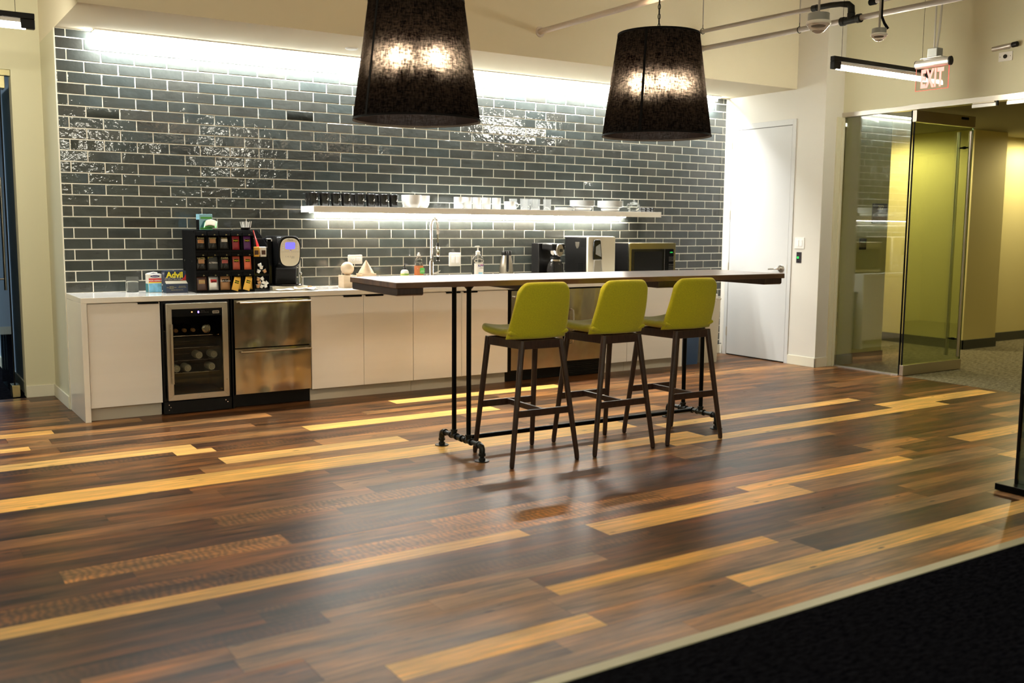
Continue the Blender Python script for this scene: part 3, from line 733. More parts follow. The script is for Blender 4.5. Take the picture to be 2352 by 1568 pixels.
# ------------------------------------------------------------------ pendant drum lamps
def drum(label, rz, q0):
    t = thing('pendant_lamp', label, 'lamp', (0, 0, 0), 'black linen pendant lamps over the bar table')
    b = MB(); seg = 96
    b.lathe([(.381, 0), (.283, .70)], seg=seg)
    sh = b.build('shade', 'black_linen', t)
    MB().lathe([(.3835, 0), (.3815, .012), (.376, .012), (.3775, 0), (.3835, 0)], seg=seg).build('bottom_rim', 'black_matte', t)
    MB().lathe([(.2865, .688), (.2855, .702), (.279, .702), (.280, .688), (.2865, .688)], seg=seg).build('top_rim', 'black_matte', t)
    a = rz; M = Matrix.Rotation(a, 4, 'Z')
    MB().loft([[M @ Vector((r, s*.0085, z)) for (r, z, s) in ((.3835, .001, -1), (.2858, .699, -1), (.2858, .699, 1), (.3835, .001, 1))], [M @ Vector((r-.0025, s*.0085, z)) for (r, z, s) in ((.3835, .001, -1), (.2858, .699, -1), (.2858, .699, 1), (.3835, .001, 1))]]).build('seam', 'black_matte', t)
    b = MB()
    for k in range(3):
        q = 2*PI*k/3+.4
        b.cyl((0, 0, .66), (.2805*math.cos(q), .2805*math.sin(q), .690), .004, seg=8)
    b.build('spider', 'black_metal', t)
    MB().cyl((0, 0, .22), (0, 0, .70), .010, seg=14).lathe([(.001, .19), (.03, .20), (.034, .22), (.02, .26), (.001, .27)], seg=24).build('stem', 'black_metal', t)
    for k in range(4):
        q = 2*PI*k/4+q0; c, s = math.cos(q), math.sin(q)
        arm = MB().tube([(.02*c, .02*s, .225), (.06*c, .06*s, .19), (.095*c, .095*s, .205), (.107*c, .107*s, .235)], .005, 8).cyl((.107*c, .107*s, .235), (.107*c, .107*s, .30), .012, seg=12).build('arm', 'black_metal', t)
        MB().lathe([(.001, .301), (.008, .303), (.0125, .325), (.011, .35), (.005, .378), (.001, .386)], (.107*c, .107*s, 0), 14).build('bulb', 'bulb_warm', arm)
    b = MB(); z = .702
    i = 0
    while z < 2.1:
        M2 = Matrix.Translation((0, 0, z+.020)) @ Matrix.Rotation(PI/2*(i % 2)+.5, 4, 'Z')
        b.tube([M2 @ Vector((.0085*math.cos(p), 0, .020*math.sin(p))) for p in [2*PI*k/10 for k in range(10)]], .0028, 6, closed=True); z += .033; i += 1
    b.build('chain', 'black_metal', t)
    MB().tube([(0, 0, .70), (.004, .002, 1.2), (-.003, 0, 1.7), (0, 0, 2.12)], .003, 6).build('cord', 'black_matte', t)
    return t
dr = drum('large black drum pendant lamp hanging at left, its top cut off by the picture', -2.92, .305); dr.location = (1.545, -2.90, 2.072)
dr2 = drum('black drum pendant lamp hanging on a chain at right, with a dark seam in front', -2.58, 1.204); dr2.location = (3.437, -2.90, 2.086)
# ------------------------------------------------------------------ bar table
CZ = .914
t = thing('bar_table', 'long walnut bar table on black iron pipe legs', 'table', (0, 0, 0))
tz = 1.126; L2, D2 = 1.533, .368
TM = Matrix.Translation((-.045, .005, 0)) @ Matrix.Rotation(RAD(-2.1), 4, 'Z')
MB().box(-L2, L2, -D2, D2, tz-.034, tz, M=TM).build('tabletop', 'walnut_top', t, bevel=.003)
for x in (-1.44, -.50, .46, 1.43):
    MB().prism([(-D2+.008, tz-.0345), (D2-.008, tz-.0345), (D2-.008, tz-.066), (D2-.02, tz-.078), (-D2+.02, tz-.078), (-D2+.008, tz-.070)], 'yz', x-.082, x+.082, M=TM).build('cleat', 'walnut', t, bevel=.002)
def pipe_leg(x):
    b = MB(); Z = .096; r = .0145
    for y in (-.264, .264):
        s = 1 if y > 0 else -1
        b.lathe([(.001, .006), (.0455, .006), (.0455, 0)], (x, y, 0), 28).lathe([(.001, 0), (.0455, 0)], (x, y, 0), 28)
        b.lathe([(.022, .006), (.021, .022), (.016, .024)], (x, y, 0), 20)
        b.cyl((x, y, .02), (x, y, Z-.04), r, seg=16)
        b.cyl((x, y, Z-.062), (x, y, Z-.045), .0225, seg=18)
        b.tube([(x, y, Z-.05), (x, y, Z-.022), (x, y-s*.008, Z-.006), (x, y-s*.024, Z), (x, y-s*.042, Z)], .019, 16)
        b.cyl((x, y-s*.036, Z), (x, y-s*.052, Z), .0225, seg=18)
    b.cyl((x, -.25, Z), (x, .25, Z), r, seg=16)
    for y in (-.095, .095):
        b.cyl((x, y-.038, Z), (x, y+.038, Z), .019, seg=16).cyl((x, y-.040, Z), (x, y-.028, Z), .0225, seg=18).cyl((x, y+.028, Z), (x, y+.040, Z), .0225, seg=18)
        b.cyl((x, y, Z), (x, y, Z+.040), .019, seg=16).cyl((x, y, Z+.028), (x, y, Z+.042), .0225, seg=18)
    b.cyl((x, -.012, Z), (x, .012, Z), .0225, seg=18)
    b.build('foot_pipe', 'iron', t, bevel=.0012)
    for y in (-.095, .095):
        MB().cyl((x, y, Z+.04), (x, y, tz-.0345), .0155, seg=16).lathe([(.018, -.03), (.04, -.006), (.04, -.0005)], (x, y, tz-.034), 24).build('leg', 'black_metal', t)
for x in (-.99, .99): pipe_leg(x)
MB().cyl((-.97, 0, .096), (.97, 0, .096), .0155, seg=16).build('stretcher_pipe', 'black_metal', t)
t.location = (2.862, -2.885, 0); t.rotation_euler = (0, 0, RAD(-.8))

# ------------------------------------------------------------------ bar stools
def stool():
    t = thing('bar_stool', 'x', 'stool', (0, 0, 0), 'green bar stools at the table')
    def seat(u, v):
        y = .046+v*.216
        hw = (.206-.010*v)*(1-.10*max(0, v-.35)**2/.42)
        # rounded front corners
        hw *= math.sqrt(max(.0, 1-max(0, (v-.62)/.62)**2*.62))
        x = u*hw
        z = .792+.028*(u*u)*.5+.018*max(0, v)**2-.006*math.cos(u*1.5)+(.006 if v < -.5 else 0)
        return (x, y, z)
    MB().pillow(seat, 22, 22, .048, .20).build('seat', 'green_fabric', t, smooth=80)
    def back(u, v):
        w = (v+1)/2
        hw = .214-.026*w**1.3
        # superellipse top corners
        top = .345
        zz = top*w
        a = abs(u)
        cut = .062*max(0, (a-.66)/.34)**2.2*max(0, w)**2
        x = u*hw
        curve = .040*(u*u)*(1-.15*w)
        y = -.158-.088*w-.012*math.sin(PI*w)+curve
        z = .770+zz-cut+.006*(1-u*u)*w
        return (x, y, z)
    MB().pillow(back, 28, 24, .042, .14).build('backrest', 'green_fabric', t, smooth=80)
    # seat frame
    b = MB()
    A = [(-.140, -.190), (.140, -.190), (.178, .150), (-.178, .150)]
    for (p, q) in ((0, 1), (1, 2), (2, 3), (3, 0)):
        p, q = A[p], A[q]; d = Vector((q[0]-p[0], q[1]-p[1], 0)).normalized(); n = Vector((-d.y, d.x, 0))*.011
        b.loft([[Vector((c[0], c[1], z))+n*s for (z, s) in ((.712, -1), (.764, -1), (.764, 1), (.712, 1))] for c in (p, q)])
    b.build('seat_frame', 'walnut', t, bevel=.002)
    feet = [(-.241, -.245), (.241, -.245), (.219, .243), (-.219, .243)]
    for (a, f) in zip(A, feet):
        MB().tube([(f[0], f[1], .004), (f[0]*.985+a[0]*.015, f[1]*.985+a[1]*.015, .03), (a[0], a[1], .764)], [.0150, .0165, .0205], 8).build('leg', 'walnut', t, bevel=.003)
        MB().cyl((f[0], f[1], 0), (f[0], f[1], .0045), .012, seg=12).build('foot_glide', 'black_plastic', t)
    def at(i, z):
        a, f = A[i], feet[i]; k = z/.764
        return Vector((f[0]+(a[0]-f[0])*k, f[1]+(a[1]-f[1])*k, z))
    for i, j, nm in ((0, 1, 'rear_rung'), (3, 2, 'front_rung')):
        p, q = at(i, .322), at(j, .322)
        MB().loft([[c+Vector((0, dy, dz)) for dy, dz in ((-.009, -.021), (.009, -.021), (.009, .021), (-.009, .021))] for c in (p, q)]).build(nm, 'walnut', t, bevel=.0015)
    p, q = (at(0, .325)+at(1, .325))/2, (at(3, .325)+at(2, .325))/2
    MB().loft([[c+Vector((dx, 0, dz)) for dx, dz in ((-.009, -.017), (.009, -.017), (.009, .017), (-.009, .017))] for c in (p+Vector((0, .010, 0)), q-Vector((0, .010, 0)))]).build('cross_rung', 'walnut', t, bevel=.0015)
    return t
s0 = stool(); s0.location = (2.172, -3.148, 0); s0['label'] = 'green upholstered bar stool, the one nearest the table end with iron feet in full view'; s0.rotation_euler = (0, 0, RAD(-1.2))
dup(s0, (2.788, -3.160, 0), 'green upholstered bar stool in the middle of the three', RAD(-.5))
dup(s0, (3.395, -3.172, 0), 'green upholstered bar stool farthest from the wine cooler, nearest the white door', RAD(-1.))

# ------------------------------------------------------------------ kitchen run
YF = -.6314
t = thing('countertop', 'white stone countertop with waterfall end panels', 'countertop', (0, YF, 0))
MB().box(.0, 5.853, YF, -.0085, .875, CZ).build('worktop', 'quartz', t, bevel=.0015)
MB().box(.0, .040, YF, -.0085, 0.0, .8745).build('end_panel', 'quartz', t, bevel=.0015)
MB().box(5.815, 5.853, YF, -.0085, 0, .8745).build('end_panel', 'quartz', t, bevel=.0015)
def cabinet(x0, x1, label, doors, pulls, toe=1, drawers=None):
    t = thing('base_cabinet', label, 'cabinet', ((x0+x1)/2, YF, 0), 'white base cabinets under the countertop')
    MB().box(x0+.001, x1-.001, -.594, -.03, .10, .872).build('carcass', 'laminate', t)
    MB().box(x0+.001, x1-.001, -.566, -.55, 0.0, .0995).build('toe_kick', 'toe', t)
    for i, (a, b, z0, z1) in enumerate(doors):
        d = MB().box(a+.0018, b-.0018, -.615, -.595, z0, z1).build('door' if z1-z0 > .3 else 'drawer', 'laminate', t, bevel=.0012)
        if pulls[i]:
            p0, p1 = pulls[i]
            MB().box(p0, p1, -.622, -.598, z1+.0004, z1+.004).box(p0, p1, -.6225, -.6185, z1-.010, z1+.004).build('pull', 'black_metal', d)
    return t
cabinet(.042, .556, 'single-door white cabinet at the left end, beside the wine cooler', [(.042, .556, .10, .866)], [(.395, .545)])
cabinet(1.752, 2.692, 'two-door white cabinet right of the steel drawers', [(1.752, 2.222, .10, .866), (2.222, 2.692, .10, .866)], [(2.04, 2.205), (2.24, 2.405)])
cabinet(2.693, 3.678, 'two-door white cabinet left of the dishwasher, behind the iron table legs', [(2.693, 3.182, .10, .866), (3.182, 3.678, .10, .866)], [(3.02, 3.165), (3.20, 3.345)])
cabinet(4.800, 5.114, 'narrow white cabinet with a drawer over its door, right of the steel ice maker', [(4.800, 5.114, .10, .40), (4.800, 5.114, .404, .866)], [(4.90, 5.06), None])
cabinet(5.115, 5.814, 'wide white cabinet at the right end of the counter', [(5.115, 5.814, .10, .866)], [None])

# wine cooler
t = thing('wine_cooler', 'black wine cooler with glass door in a steel frame', 'wine cooler', (.828, YF, 0))
b = MB().box(.566, .580, -.60, -.03, .10, .868).box(1.068, 1.084, -.60, -.03, .10, .868).box(.580, 1.068, -.60, -.03, .10, .13).box(.580, 1.068, -.60, -.03, .838, .868).box(.580, 1.068, -.05, -.03, .13, .838)
b.build('case', 'black_plastic', t)
MB().box(.566, 1.084, -.615, -.57, .004, .098).build('plinth', 'black_plastic', t, bevel=.002)
x0, x1, z0, z1, fw = .588, 1.055, .112, .853, .043
for nm, pts in (('frame_left', [(x0, z0), (x0+fw, z0+fw), (x0+fw, z1-fw), (x0, z1)]), ('frame_right', [(x1, z0), (x1-fw, z0+fw), (x1-fw, z1-fw), (x1, z1)]),
                ('frame_top', [(x0, z1), (x0+fw, z1-fw), (x1-fw, z1-fw), (x1, z1)]), ('frame_bottom', [(x0, z0), (x0+fw, z0+fw), (x1-fw, z0+fw), (x1, z0)])):
    MB().prism(pts, 'xz', -.655, -.622).build(nm, 'steel_trim', t, bevel=.0015)
MB().box(x0+fw, x1-fw, -.640, -.636, z0+fw, z1-fw).build('glass_door', 'pane_cooler', t)
MB().box(x0+fw+.0005, x1-fw-.0005, -.646, -.6405, z1-fw-.058, z1-fw-.0005).build('control_panel', 'black_gloss', t)
MB().cyl((.620, -.688, .245), (.620, -.688, .700), .008, seg=16).cyl((.620, -.688, .29), (.620, -.655, .29), .005).cyl((.620, -.688, .665), (.620, -.655, .665), .005).build('handle', 'steel_trim', t)
MB().cyl((.822, -.6552, .135), (.822, -.661, .135), .009, seg=16).build('lock', 'chrome', t)
MB().sphere((.783, -.648, .785), .0045, 8).build('indicator_light', 'led_orange', t)
MB().sphere((.832, -.648, .783), .006, 8, (1, .7, 1.5)).build('indicator_light', 'led_blue', t)
MB().text('. : : . .', .03, FRONT(.875, -.6465, .787)).build('button_marks', 'grey_print', t)
MB().prism(rrect(-.026, .026, -.011, .011, .006), 'xy', 0, .0015, M=FRONT(.965, -.6462, .779)).build('badge', 'steel_trim', t)
MB().text('summit', .013, FRONT(.965, -.648, .779), bold=.0004).build('badge_lettering', 'black_matte', t)
for z in (.63, .25): MB().sphere((1.036, -.656, z), .0045, 8).build('screw_cap', 'chrome', t)
for x, z in ((.600, .075), (.612, .055), (.600, .035), (1.035, .078), (1.05, .062)): MB().cyl((x, -.6152, z), (x, -.617, z), .004, seg=10).build('screw', 'chrome', t)
RACKS = (.590, .497, .398, .302)
for z in RACKS:
    b = MB().cyl((.66, -.52, z), (1.02, -.52, z), .0035, seg=8).cyl((.66, -.10, z), (1.02, -.10, z), .002, seg=6)
    for k in range(13): b.cyl((.665+k*.0295, -.52, z), (.665+k*.0295, -.10, z), .0014, seg=6)
    b.build('wire_rack', 'chrome', t)
ROWN = {.398: 'second lowest', .302: 'lowest', .590: 'top'}
for k, (x, z, w) in enumerate(((.862, .398, 'left of two'), (.978, .398, 'right of two'), (.688, .302, 'leftmost of three'), (.772, .302, 'middle of three'), (.958, .302, 'rightmost of three'))):
    c = thing('drink_can', 'drink can lying on the %s rack of the wine cooler, %s' % (ROWN[z], w), 'can', (x, -.45, z+.0046), 'drink cans in the wine cooler')
    r = .0300; zc = z+.0046+r
    MB().lathe([(.001, 0), (.020, .0), (.0235, -.003), (.0265, .001), (.0300, .014), (.0300, .115), (.026, .122), (.001, .122)], seg=28, M=Matrix.Translation((x, -.525, zc)) @ Matrix.Rotation(-PI/2, 4, 'X')).build('can_body', 'can_end', c)
    MB().lathe([(.012, 0), (.014, -.0012), (.016, 0)], seg=20, M=Matrix.Translation((x, -.5262, zc)) @ Matrix.Rotation(-PI/2, 4, 'X')).cyl((x, -.5252, zc-.002), (x, -.5272, zc-.002), .004, seg=10).build('pull_tab', 'steel_trim', c)
for k, x in enumerate((.692, .757, .823)):
    c = thing('wine_bottle', 'wine bottle lying on the top rack, cork end out, %s from the left' % ORD[k], 'bottle', (x, -.45, .5946), 'wine bottles in the wine cooler')
    M = Matrix.Translation((x, -.53, .633)) @ Matrix.Rotation(-PI/2, 4, 'X')
    MB().lathe([(.014, .012), (.014, .06), (.016, .10), (.0300, .14), (.0300, .33), (.001, .33)], seg=24, M=M).build('bottle_body', 'dark_glass', c)
    MB().lathe([(.001, 0), (.0135, 0), (.0148, .003), (.0148, .03), (.0142, .04)], seg=20, M=M).build('capsule', 'card', c)
c = thing('glass_carafe', 'round glass flask lying on the top rack of the wine cooler', 'flask', (.925, -.45, .5946)); M = Matrix.Translation((.925, -.53, .6400)) @ Matrix.Rotation(-PI/2, 4, 'X')
MB().lathe([(.001, 0), (.024, 0), (.035, .006), (.0385, .03), (.0385, .10), (.02, .16), (.014, .20)], seg=32, M=M).build('flask_body', 'chrome', c)
MB().lathe([(.001, -.001), (.018, -.0015), (.022, -.0002)], seg=24, M=M).build('flask_base', 'beige_panel', c)

# steel drawers
def steel_front(b, x0, x1, z0, z1, y, amp, seed, nx=26, nz=14):
    """brushed sheet with the slight dents that bend its reflections"""
    rows = []
    for j in range(nz+1):
        z = z0+(z1-z0)*j/nz; row = []
        for i in range(nx+1):
            x = x0+(x1-x0)*i/nx; e = min(i, nx-i)/3; e = min(1, e)*min(1, min(j, nz-j)/2)
            row.append((x, y+amp*e*noise.noise(Vector((x*7.5+seed, z*.8, seed*1.7))), z))
        rows.append(row)
    V = [p for r in rows for p in r]+[(x0, y+.03, z0), (x1, y+.03, z0), (x0, y+.03, z1), (x1, y+.03, z1)]
    F = [(j*(nx+1)+i, j*(nx+1)+i+1, (j+1)*(nx+1)+i+1, (j+1)*(nx+1)+i) for j in range(nz) for i in range(nx)]
    n = (nx+1)*(nz+1)
    F += [tuple([*range(0, nx+1)][::-1])+(n, n+1), tuple(range(nz*(nx+1), n))+(n+3, n+2), tuple([j*(nx+1) for j in range(nz+1)])+(n+2, n), tuple([j*(nx+1)+nx for j in range(nz+1)][::-1])+(n+1, n+3), (n, n+2, n+3, n+1)]
    b._new(V, F); return b
t = thing('drawer_fridge', 'two-drawer stainless steel undercounter fridge', 'fridge', (1.43, YF, 0))
MB().box(1.118, 1.742, -.592, -.03, .10, .868).build('case', 'black_plastic', t)
MB().box(1.118, 1.742, -.57, -.52, .004, .0995).build('plinth', 'black_plastic', t)
tag(MB().box(1.097, 1.108, -.60, -.04, .0, .872).build('filler_panel', 'black_plastic', loc=(1.102, -.6, 0)), 'thin black filler strip between the wine cooler and the steel drawers', 'filler panel')
for z0, z1, s in ((.112, .473, 1.3), (.482, .862, 4.1)):
    d = steel_front(MB(), 1.114, 1.742, z0, z1, -.628, .012, s).build('drawer', 'steel', t, smooth=50)
    MB().cyl((1.15, -.668, z1-.022), (1.735, -.668, z1-.022), .0075, seg=16).cyl((1.17, -.668, z1-.022), (1.17, -.629, z1-.022), .005).cyl((1.70, -.668, z1-.022), (1.70, -.629, z1-.022), .005).build('handle', 'steel_trim', d)
# dishwasher and ice maker
t = thing('dishwasher', 'stainless dishwasher with a short bar handle, behind the nearest stool', 'dishwasher', (4.0, YF, 0))
MB().box(3.684, 4.322, -.592, -.03, .10, .868).build('case', 'black_plastic', t)
MB().box(3.684, 4.322, -.56, -.52, .004, .0995).build('plinth', 'black_plastic', t)
d = steel_front(MB(), 3.708, 4.300, .112, .858, -.628, .010, 7.7).build('door', 'steel', t, smooth=50)
MB().cyl((3.75, -.675, .795), (4.26, -.675, .795), .011, seg=16).cyl((3.775, -.675, .795), (3.775, -.629, .795), .008).cyl((4.235, -.675, .795), (4.235, -.629, .795), .008).build('handle', 'steel_trim', d, bevel=.002)
t = thing('ice_maker', 'stainless undercounter ice maker with an upright handle and black grille', 'ice maker', (4.56, YF, 0))
MB().box(4.332, 4.796, -.592, -.03, .155, .868).build('case', 'black_plastic', t)
d = steel_front(MB(), 4.336, 4.792, .162, .860, -.628, .010, 12.2).build('door', 'steel', t, smooth=50)
MB().tube([(4.392, -.629, .665), (4.392, -.668, .655), (4.392, -.676, .62), (4.392, -.676, .38), (4.392, -.668, .345), (4.392, -.629, .335)], .009, 12).build('handle', 'steel_trim', d)
MB().box(4.332, 4.796, -.59, -.03, .004, .1545).build('grille_box', 'black_plastic', t)
b = MB()
for k in range(7): b.box(4.345, 4.783, -.60, -.5905, .018+k*.018, .028+k*.018)
b.build('grille', 'black_plastic', t)

# shelf with its under-light
t = thing('wall_shelf', 'long white floating shelf on the tiled wall', 'shelf', (3.85, 0, 1.56))
MB().box(1.914, 5.80, -.312, -.0075, 1.560, 1.614).build('board', 'quartz', t, bevel=.001)
MB().box(2.03, 5.53, -.052, -.022, 1.5580, 1.5598).build('strip_light', 'led_shelf', t)
SZ = 1.6142

# ------------------------------------------------------------------ on the shelf
def mug():
    t = thing('mug', 'x', 'mug', (0, 0, 0), 'black mugs on the shelf')
    MB().lathe([(.001, .004), (.036, .004), (.039, .0), (.0405, .004), (.0405, .05), (.0425, .085), (.0455, .112), (.0440, .1135), (.0405, .085), (.038, .05), (.036, .012), (.001, .010)], seg=36).build('mug_body', 'ceramic_black', t, smooth=50)
    MB().tube([(.041, 0, .088), (.057, 0, .090), (.066, 0, .070), (.064, 0, .045), (.054, 0, .030), (.039, 0, .030)], [.005, .0055, .006, .006, .0055, .005], 10).build('handle', 'ceramic_black', t)
    b = MB(); q = -1.85
    for k, (a0, a1, z0, z1) in enumerate(((.00, .32, .062, .069), (-.14, .32, .051, .058))):
        rg = [[Vector(((r)*math.cos(q+a), (r)*math.sin(q+a), z)) for (r, z) in ((.0413+(z0-.05)*.06, z0), (.0413+(z1-.05)*.06, z1))] for a in [a0+(a1-a0)*i/6 for i in range(7)]]
        b.loft(rg, cap=False, close=False)
    b.build('print', 'white_gloss', t)
    return t
m0 = mug(); spots = [(1.975+.0, .0)]
fr = [1.955, 2.052, 2.155, 2.252, 2.385, 2.487, 2.612, 2.712]
for k, x in enumerate(fr):
    o = m0 if k == 0 else dup(m0, (x, -.205, SZ))
    o.location = (x, -.205, SZ); o['label'] = 'black mug with white print, %s from the left in the front row' % ORD[k]
    o.rotation_euler = (0, 0, rnd.uniform(.50, .72))
for k, (x, y) in enumerate(((1.975, -.085), (2.11, -.088), (2.372, -.085), (2.60, -.088))):
    o = dup(m0, (x, y, SZ), 'black mug in the back row by the tiles, %s from the left' % ORD[k]); o.rotation_euler = (0, 0, 1.9)

def single(name, mb, mats, label, cat, loc, group=None, **kw):
    return tag(mb.build(name, mats, loc=loc, **kw), label, cat, group)
def bowl_mb(x, y, z, r, h):
    return MB().lathe([(.001, .003), (r*.60, .003), (r*.66, 0), (r*.76, .006), (r*.93, h*.30), (r*.98, h*.6), (r, h), (r-.004, h), (r*.93, h*.6), (r*.86, h*.34), (r*.6, .012), (.001, .010)], (x, y, z), 40)
for k, (x, y) in enumerate(((2.888, -.212), (3.034, -.100))):
    single('bowl', bowl_mb(x, y, SZ, .091, .114), 'white_gloss', 'deep white bowl next to the black mugs, %s' % ('the left one in front' if k == 0 else 'the right one behind'), 'bowl', (x, y, SZ), 'deep white bowls', smooth=60)
def wmug(h, r):
    t = thing('mug', 'x', 'mug', (0, 0, 0), 'white mugs on the shelf')
    MB().lathe([(.001, .003), (r*.85, .003), (r*.9, 0), (r, .008), (r, h), (r-.003, h), (r-.004, .012), (.001, .008)], seg=36).build('mug_body', 'white_gloss', t, smooth=50)
    MB().tube([(r-.002, 0, h*.80), (r+.018, 0, h*.82), (r+.030, 0, h*.62), (r+.026, 0, h*.36), (r-.002, 0, h*.24)], .0045, 10).build('handle', 'white_gloss', t)
    return t
w0 = wmug(.108, .043)
for k, x in enumerate((3.385, 3.485, 3.590, 3.695, 3.805)):
    o = w0 if k == 0 else dup(w0, (x, -.2, SZ))
    o.location = (x, -.20+.004*(k % 2), SZ); o.rotation_euler = (0, 0, .5); o['label'] = 'white straight mug in the front row, %s from the bowls' % ORD[k]
o = wmug(.076, .055); o.location = (3.948, -.215, SZ); o.rotation_euler = (0, 0, -.4); o['label'] = 'low wide white cup between the white mugs and the glasses'
def tumbler(h, r):
    return MB().lathe([(.001, 0), (r*.86, 0), (r*.9, .003), (r, h), (r-.0022, h), (r*.86, .012), (.001, .010)], seg=32)
g0 = tumbler(.108, .040).build('drinking_glass', 'clear_glass', smooth=50)
gl = [(4.055, -.11), (4.125, -.20), (4.205, -.12), (4.235, -.215), (4.315, -.13), (4.400, -.20)]
for k, (x, y) in enumerate(gl):
    o = g0
    if k: o = g0.copy(); COL.objects.link(o)
    o.location = (x, y, SZ); tag(o, 'clear straight drinking glass on the shelf, %s from the left of the cluster' % ORD[k], 'glass', 'clear glasses on the shelf')
def plate(x, y, z, r, name, lab, grp, h=.016):
    single(name, MB().lathe([(.001, .002), (r*.55, .002), (r*.58, 0), (r*.62, .002), (r*.82, h*.6), (r, h), (r, h+.0028), (r*.8, h*.6+.0045), (r*.6, .006), (.001, .006)], (x, y, z), 44), 'white_gloss', lab, 'plate', (x, y, z), grp, smooth=60)
for k in range(3): plate(4.645, -.165, SZ+k*.0085, .105, 'saucer', 'small white saucer in the low pile beside the glasses, %s' % ('at the bottom', 'in the middle', 'on top')[k], 'saucers in the low pile', .012)
single('bowl', bowl_mb(4.865, -.160, SZ, .098, .034), 'white_gloss', 'wide white bowl carrying the left stack of plates', 'bowl', (4.865, -.16, SZ), None, smooth=60)
for k in range(7): plate(4.865, -.160, SZ+.0345+k*.0088, .130, 'plate', 'white plate in the left stack on a bowl, %s from the bottom' % ORD[k], 'plates in the left stack')
single('bowl', bowl_mb(5.225, -.165, SZ, .098, .030), 'white_gloss', 'wide white bowl carrying the right stack of plates', 'bowl', (5.225, -.165, SZ), None, smooth=60)
for k in range(8): plate(5.225, -.165, SZ+.0305+k*.0084, .136, 'plate', 'white plate in the right stack on a bowl, %s from the bottom' % ORD[k], 'plates in the right stack')
t = thing('teapot', 'small clear glass teapot with knob lid near the shelf end', 'teapot', (5.542, -.17, SZ))
MB().lathe([(.001, 0), (.045, 0), (.058, .012), (.066, .045), (.058, .075), (.040, .088), (.0385, .088), (.055, .073), (.063, .045), (.055, .014), (.001, .004)], (5.542, -.17, SZ), 36).build('pot_body', 'clear_plastic', t, smooth=60)
MB().lathe([(.043, .089), (.038, .098), (.010, .104), (.009, .110), (.014, .117), (.010, .125), (.001, .127)], (5.542, -.17, SZ), 28).build('lid', 'clear_plastic', t, smooth=60)
MB().tube([(5.485, -.17, SZ+.075), (5.458, -.17, SZ+.08), (5.447, -.17, SZ+.06), (5.455, -.17, SZ+.035), (5.482, -.17, SZ+.030)], .005, 10).build('handle', 'clear_plastic', t)
MB().tube([(5.600, -.17, SZ+.05), (5.612, -.17, SZ+.065), (5.615, -.17, SZ+.095)], [.010, .008, .006], 10).build('spout', 'clear_plastic', t)
for k in range(6):
    x, y, z = 5.668+(k % 3)*.066, -.16, SZ+(k//3)*.026
    c = thing('black_holder', 'small black plastic holder, %s of the %s layer at the shelf end' % (('left', 'middle', 'right')[k % 3], ('lower', 'upper')[k//3]), 'holder', (x, y, z), 'small black holders at the shelf end')
    MB().lathe([(.001, .0), (.022, 0), (.029, .010), (.031, .024), (.029, .024), (.026, .012), (.001, .004)], (x, y, z), 20).build('cup', 'black_gloss', c)

# ------------------------------------------------------------------ on the counter, from the left
single('drinking_glass', MB().lathe([(.001, 0), (.042, 0), (.045, .003), (.049, .122), (.0465, .122), (.042, .012), (.001, .010)], (.470, -.115, CZ), 36), 'clear_tumbler', 'lone clear glass on the counter, left of the medicine boxes', 'glass', (.47, -.115, CZ), None, smooth=50)

t = thing('medicine_box', 'white and blue pain reliever box with a red band', 'box', (.613, -.20, CZ)); x, y = .613, -.245
MB().box(x-.050, x+.050, y, y+.10, CZ, CZ+.145).build('carton', 'paper', t, bevel=.001)
MB().tube([(x-.052, y+.05, CZ+.147), (x, y+.05, CZ+.158), (x+.03, y+.05, CZ+.153)], .004, 8).build('lid_flap', 'paper', t)
MB().box(x-.048, x+.048, y-.0012, y-.0004, CZ+.002, CZ+.072).build('picture_panel', 'skyblue', t)
MB().box(x-.048, x+.048, y-.0012, y-.0004, CZ+.084, CZ+.112).build('red_band', 'red', t)
MB().box(x-.048, x+.048, y-.0012, y-.0004, CZ+.076, CZ+.083).build('yellow_band', 'yellow', t)
MB().box(x-.0512, x-.0502, y+.004, y+.096, CZ+.002, CZ+.07).build('side_panel', 'teal', t)
MB().text('NON ASPIRIN', .0155, FRONT(x, y-.0018, CZ+.095), bold=.0004).build('lettering', 'paper', t)
MB().prism(oval(0, 0, .036, .009, 24), 'xy', 0, .0006, M=FRONT(x, y-.0006, CZ+.128)).build('brand_oval', 'navy_print', t)
MB().text('Physicians', .011, FRONT(x, y-.0016, CZ+.128)).build('brand_lettering', 'paper', t)
for q in (.06, .012): MB().sphere((x+.058, y+.005, CZ+q), .008, 8).build('foil_tab', 'white_gloss', t)

t = thing('advil_box' if False else 'tablet_box', 'dark blue dispenser box with large yellow lettering and a red corner', 'box', (.752, -.28, CZ)); x, y = .752, -.355
MB().box(x-.083, x+.083, y+.045, y+.13, CZ, CZ+.170).build('carton', 'navy', t, bevel=.001)
MB().prism([(y, CZ), (y+.044, CZ), (y+.044, CZ+.085), (y-.006, CZ+.072)], 'yz', x-.083, x+.083).build('front_tray', 'navy', t, bevel=.001)
MB()._new([(x-.082, y-.006, CZ+.0728), (x+.082, y-.006, CZ+.0728), (x+.082, y+.0445, CZ+.093), (x-.082, y+.0445, CZ+.093)], [(0, 1, 2, 3)])
b = MB(); b._new([(x-.082, y-.0065, CZ+.0735), (x+.082, y-.0065, CZ+.0735), (x+.082, y+.0440, CZ+.096), (x-.082, y+.0440, CZ+.096)], [(0, 1, 2, 3)]); b._new([(x-.082, y-.0065, CZ+.0725), (x-.082, y+.0440, CZ+.0855), (x+.082, y+.0440, CZ+.0855), (x+.082, y-.0065, CZ+.0725)], [(0, 1, 2, 3)])
b.build('tray_lining', 'kraft', t)
F = FRONT(x, y+.0445, CZ)
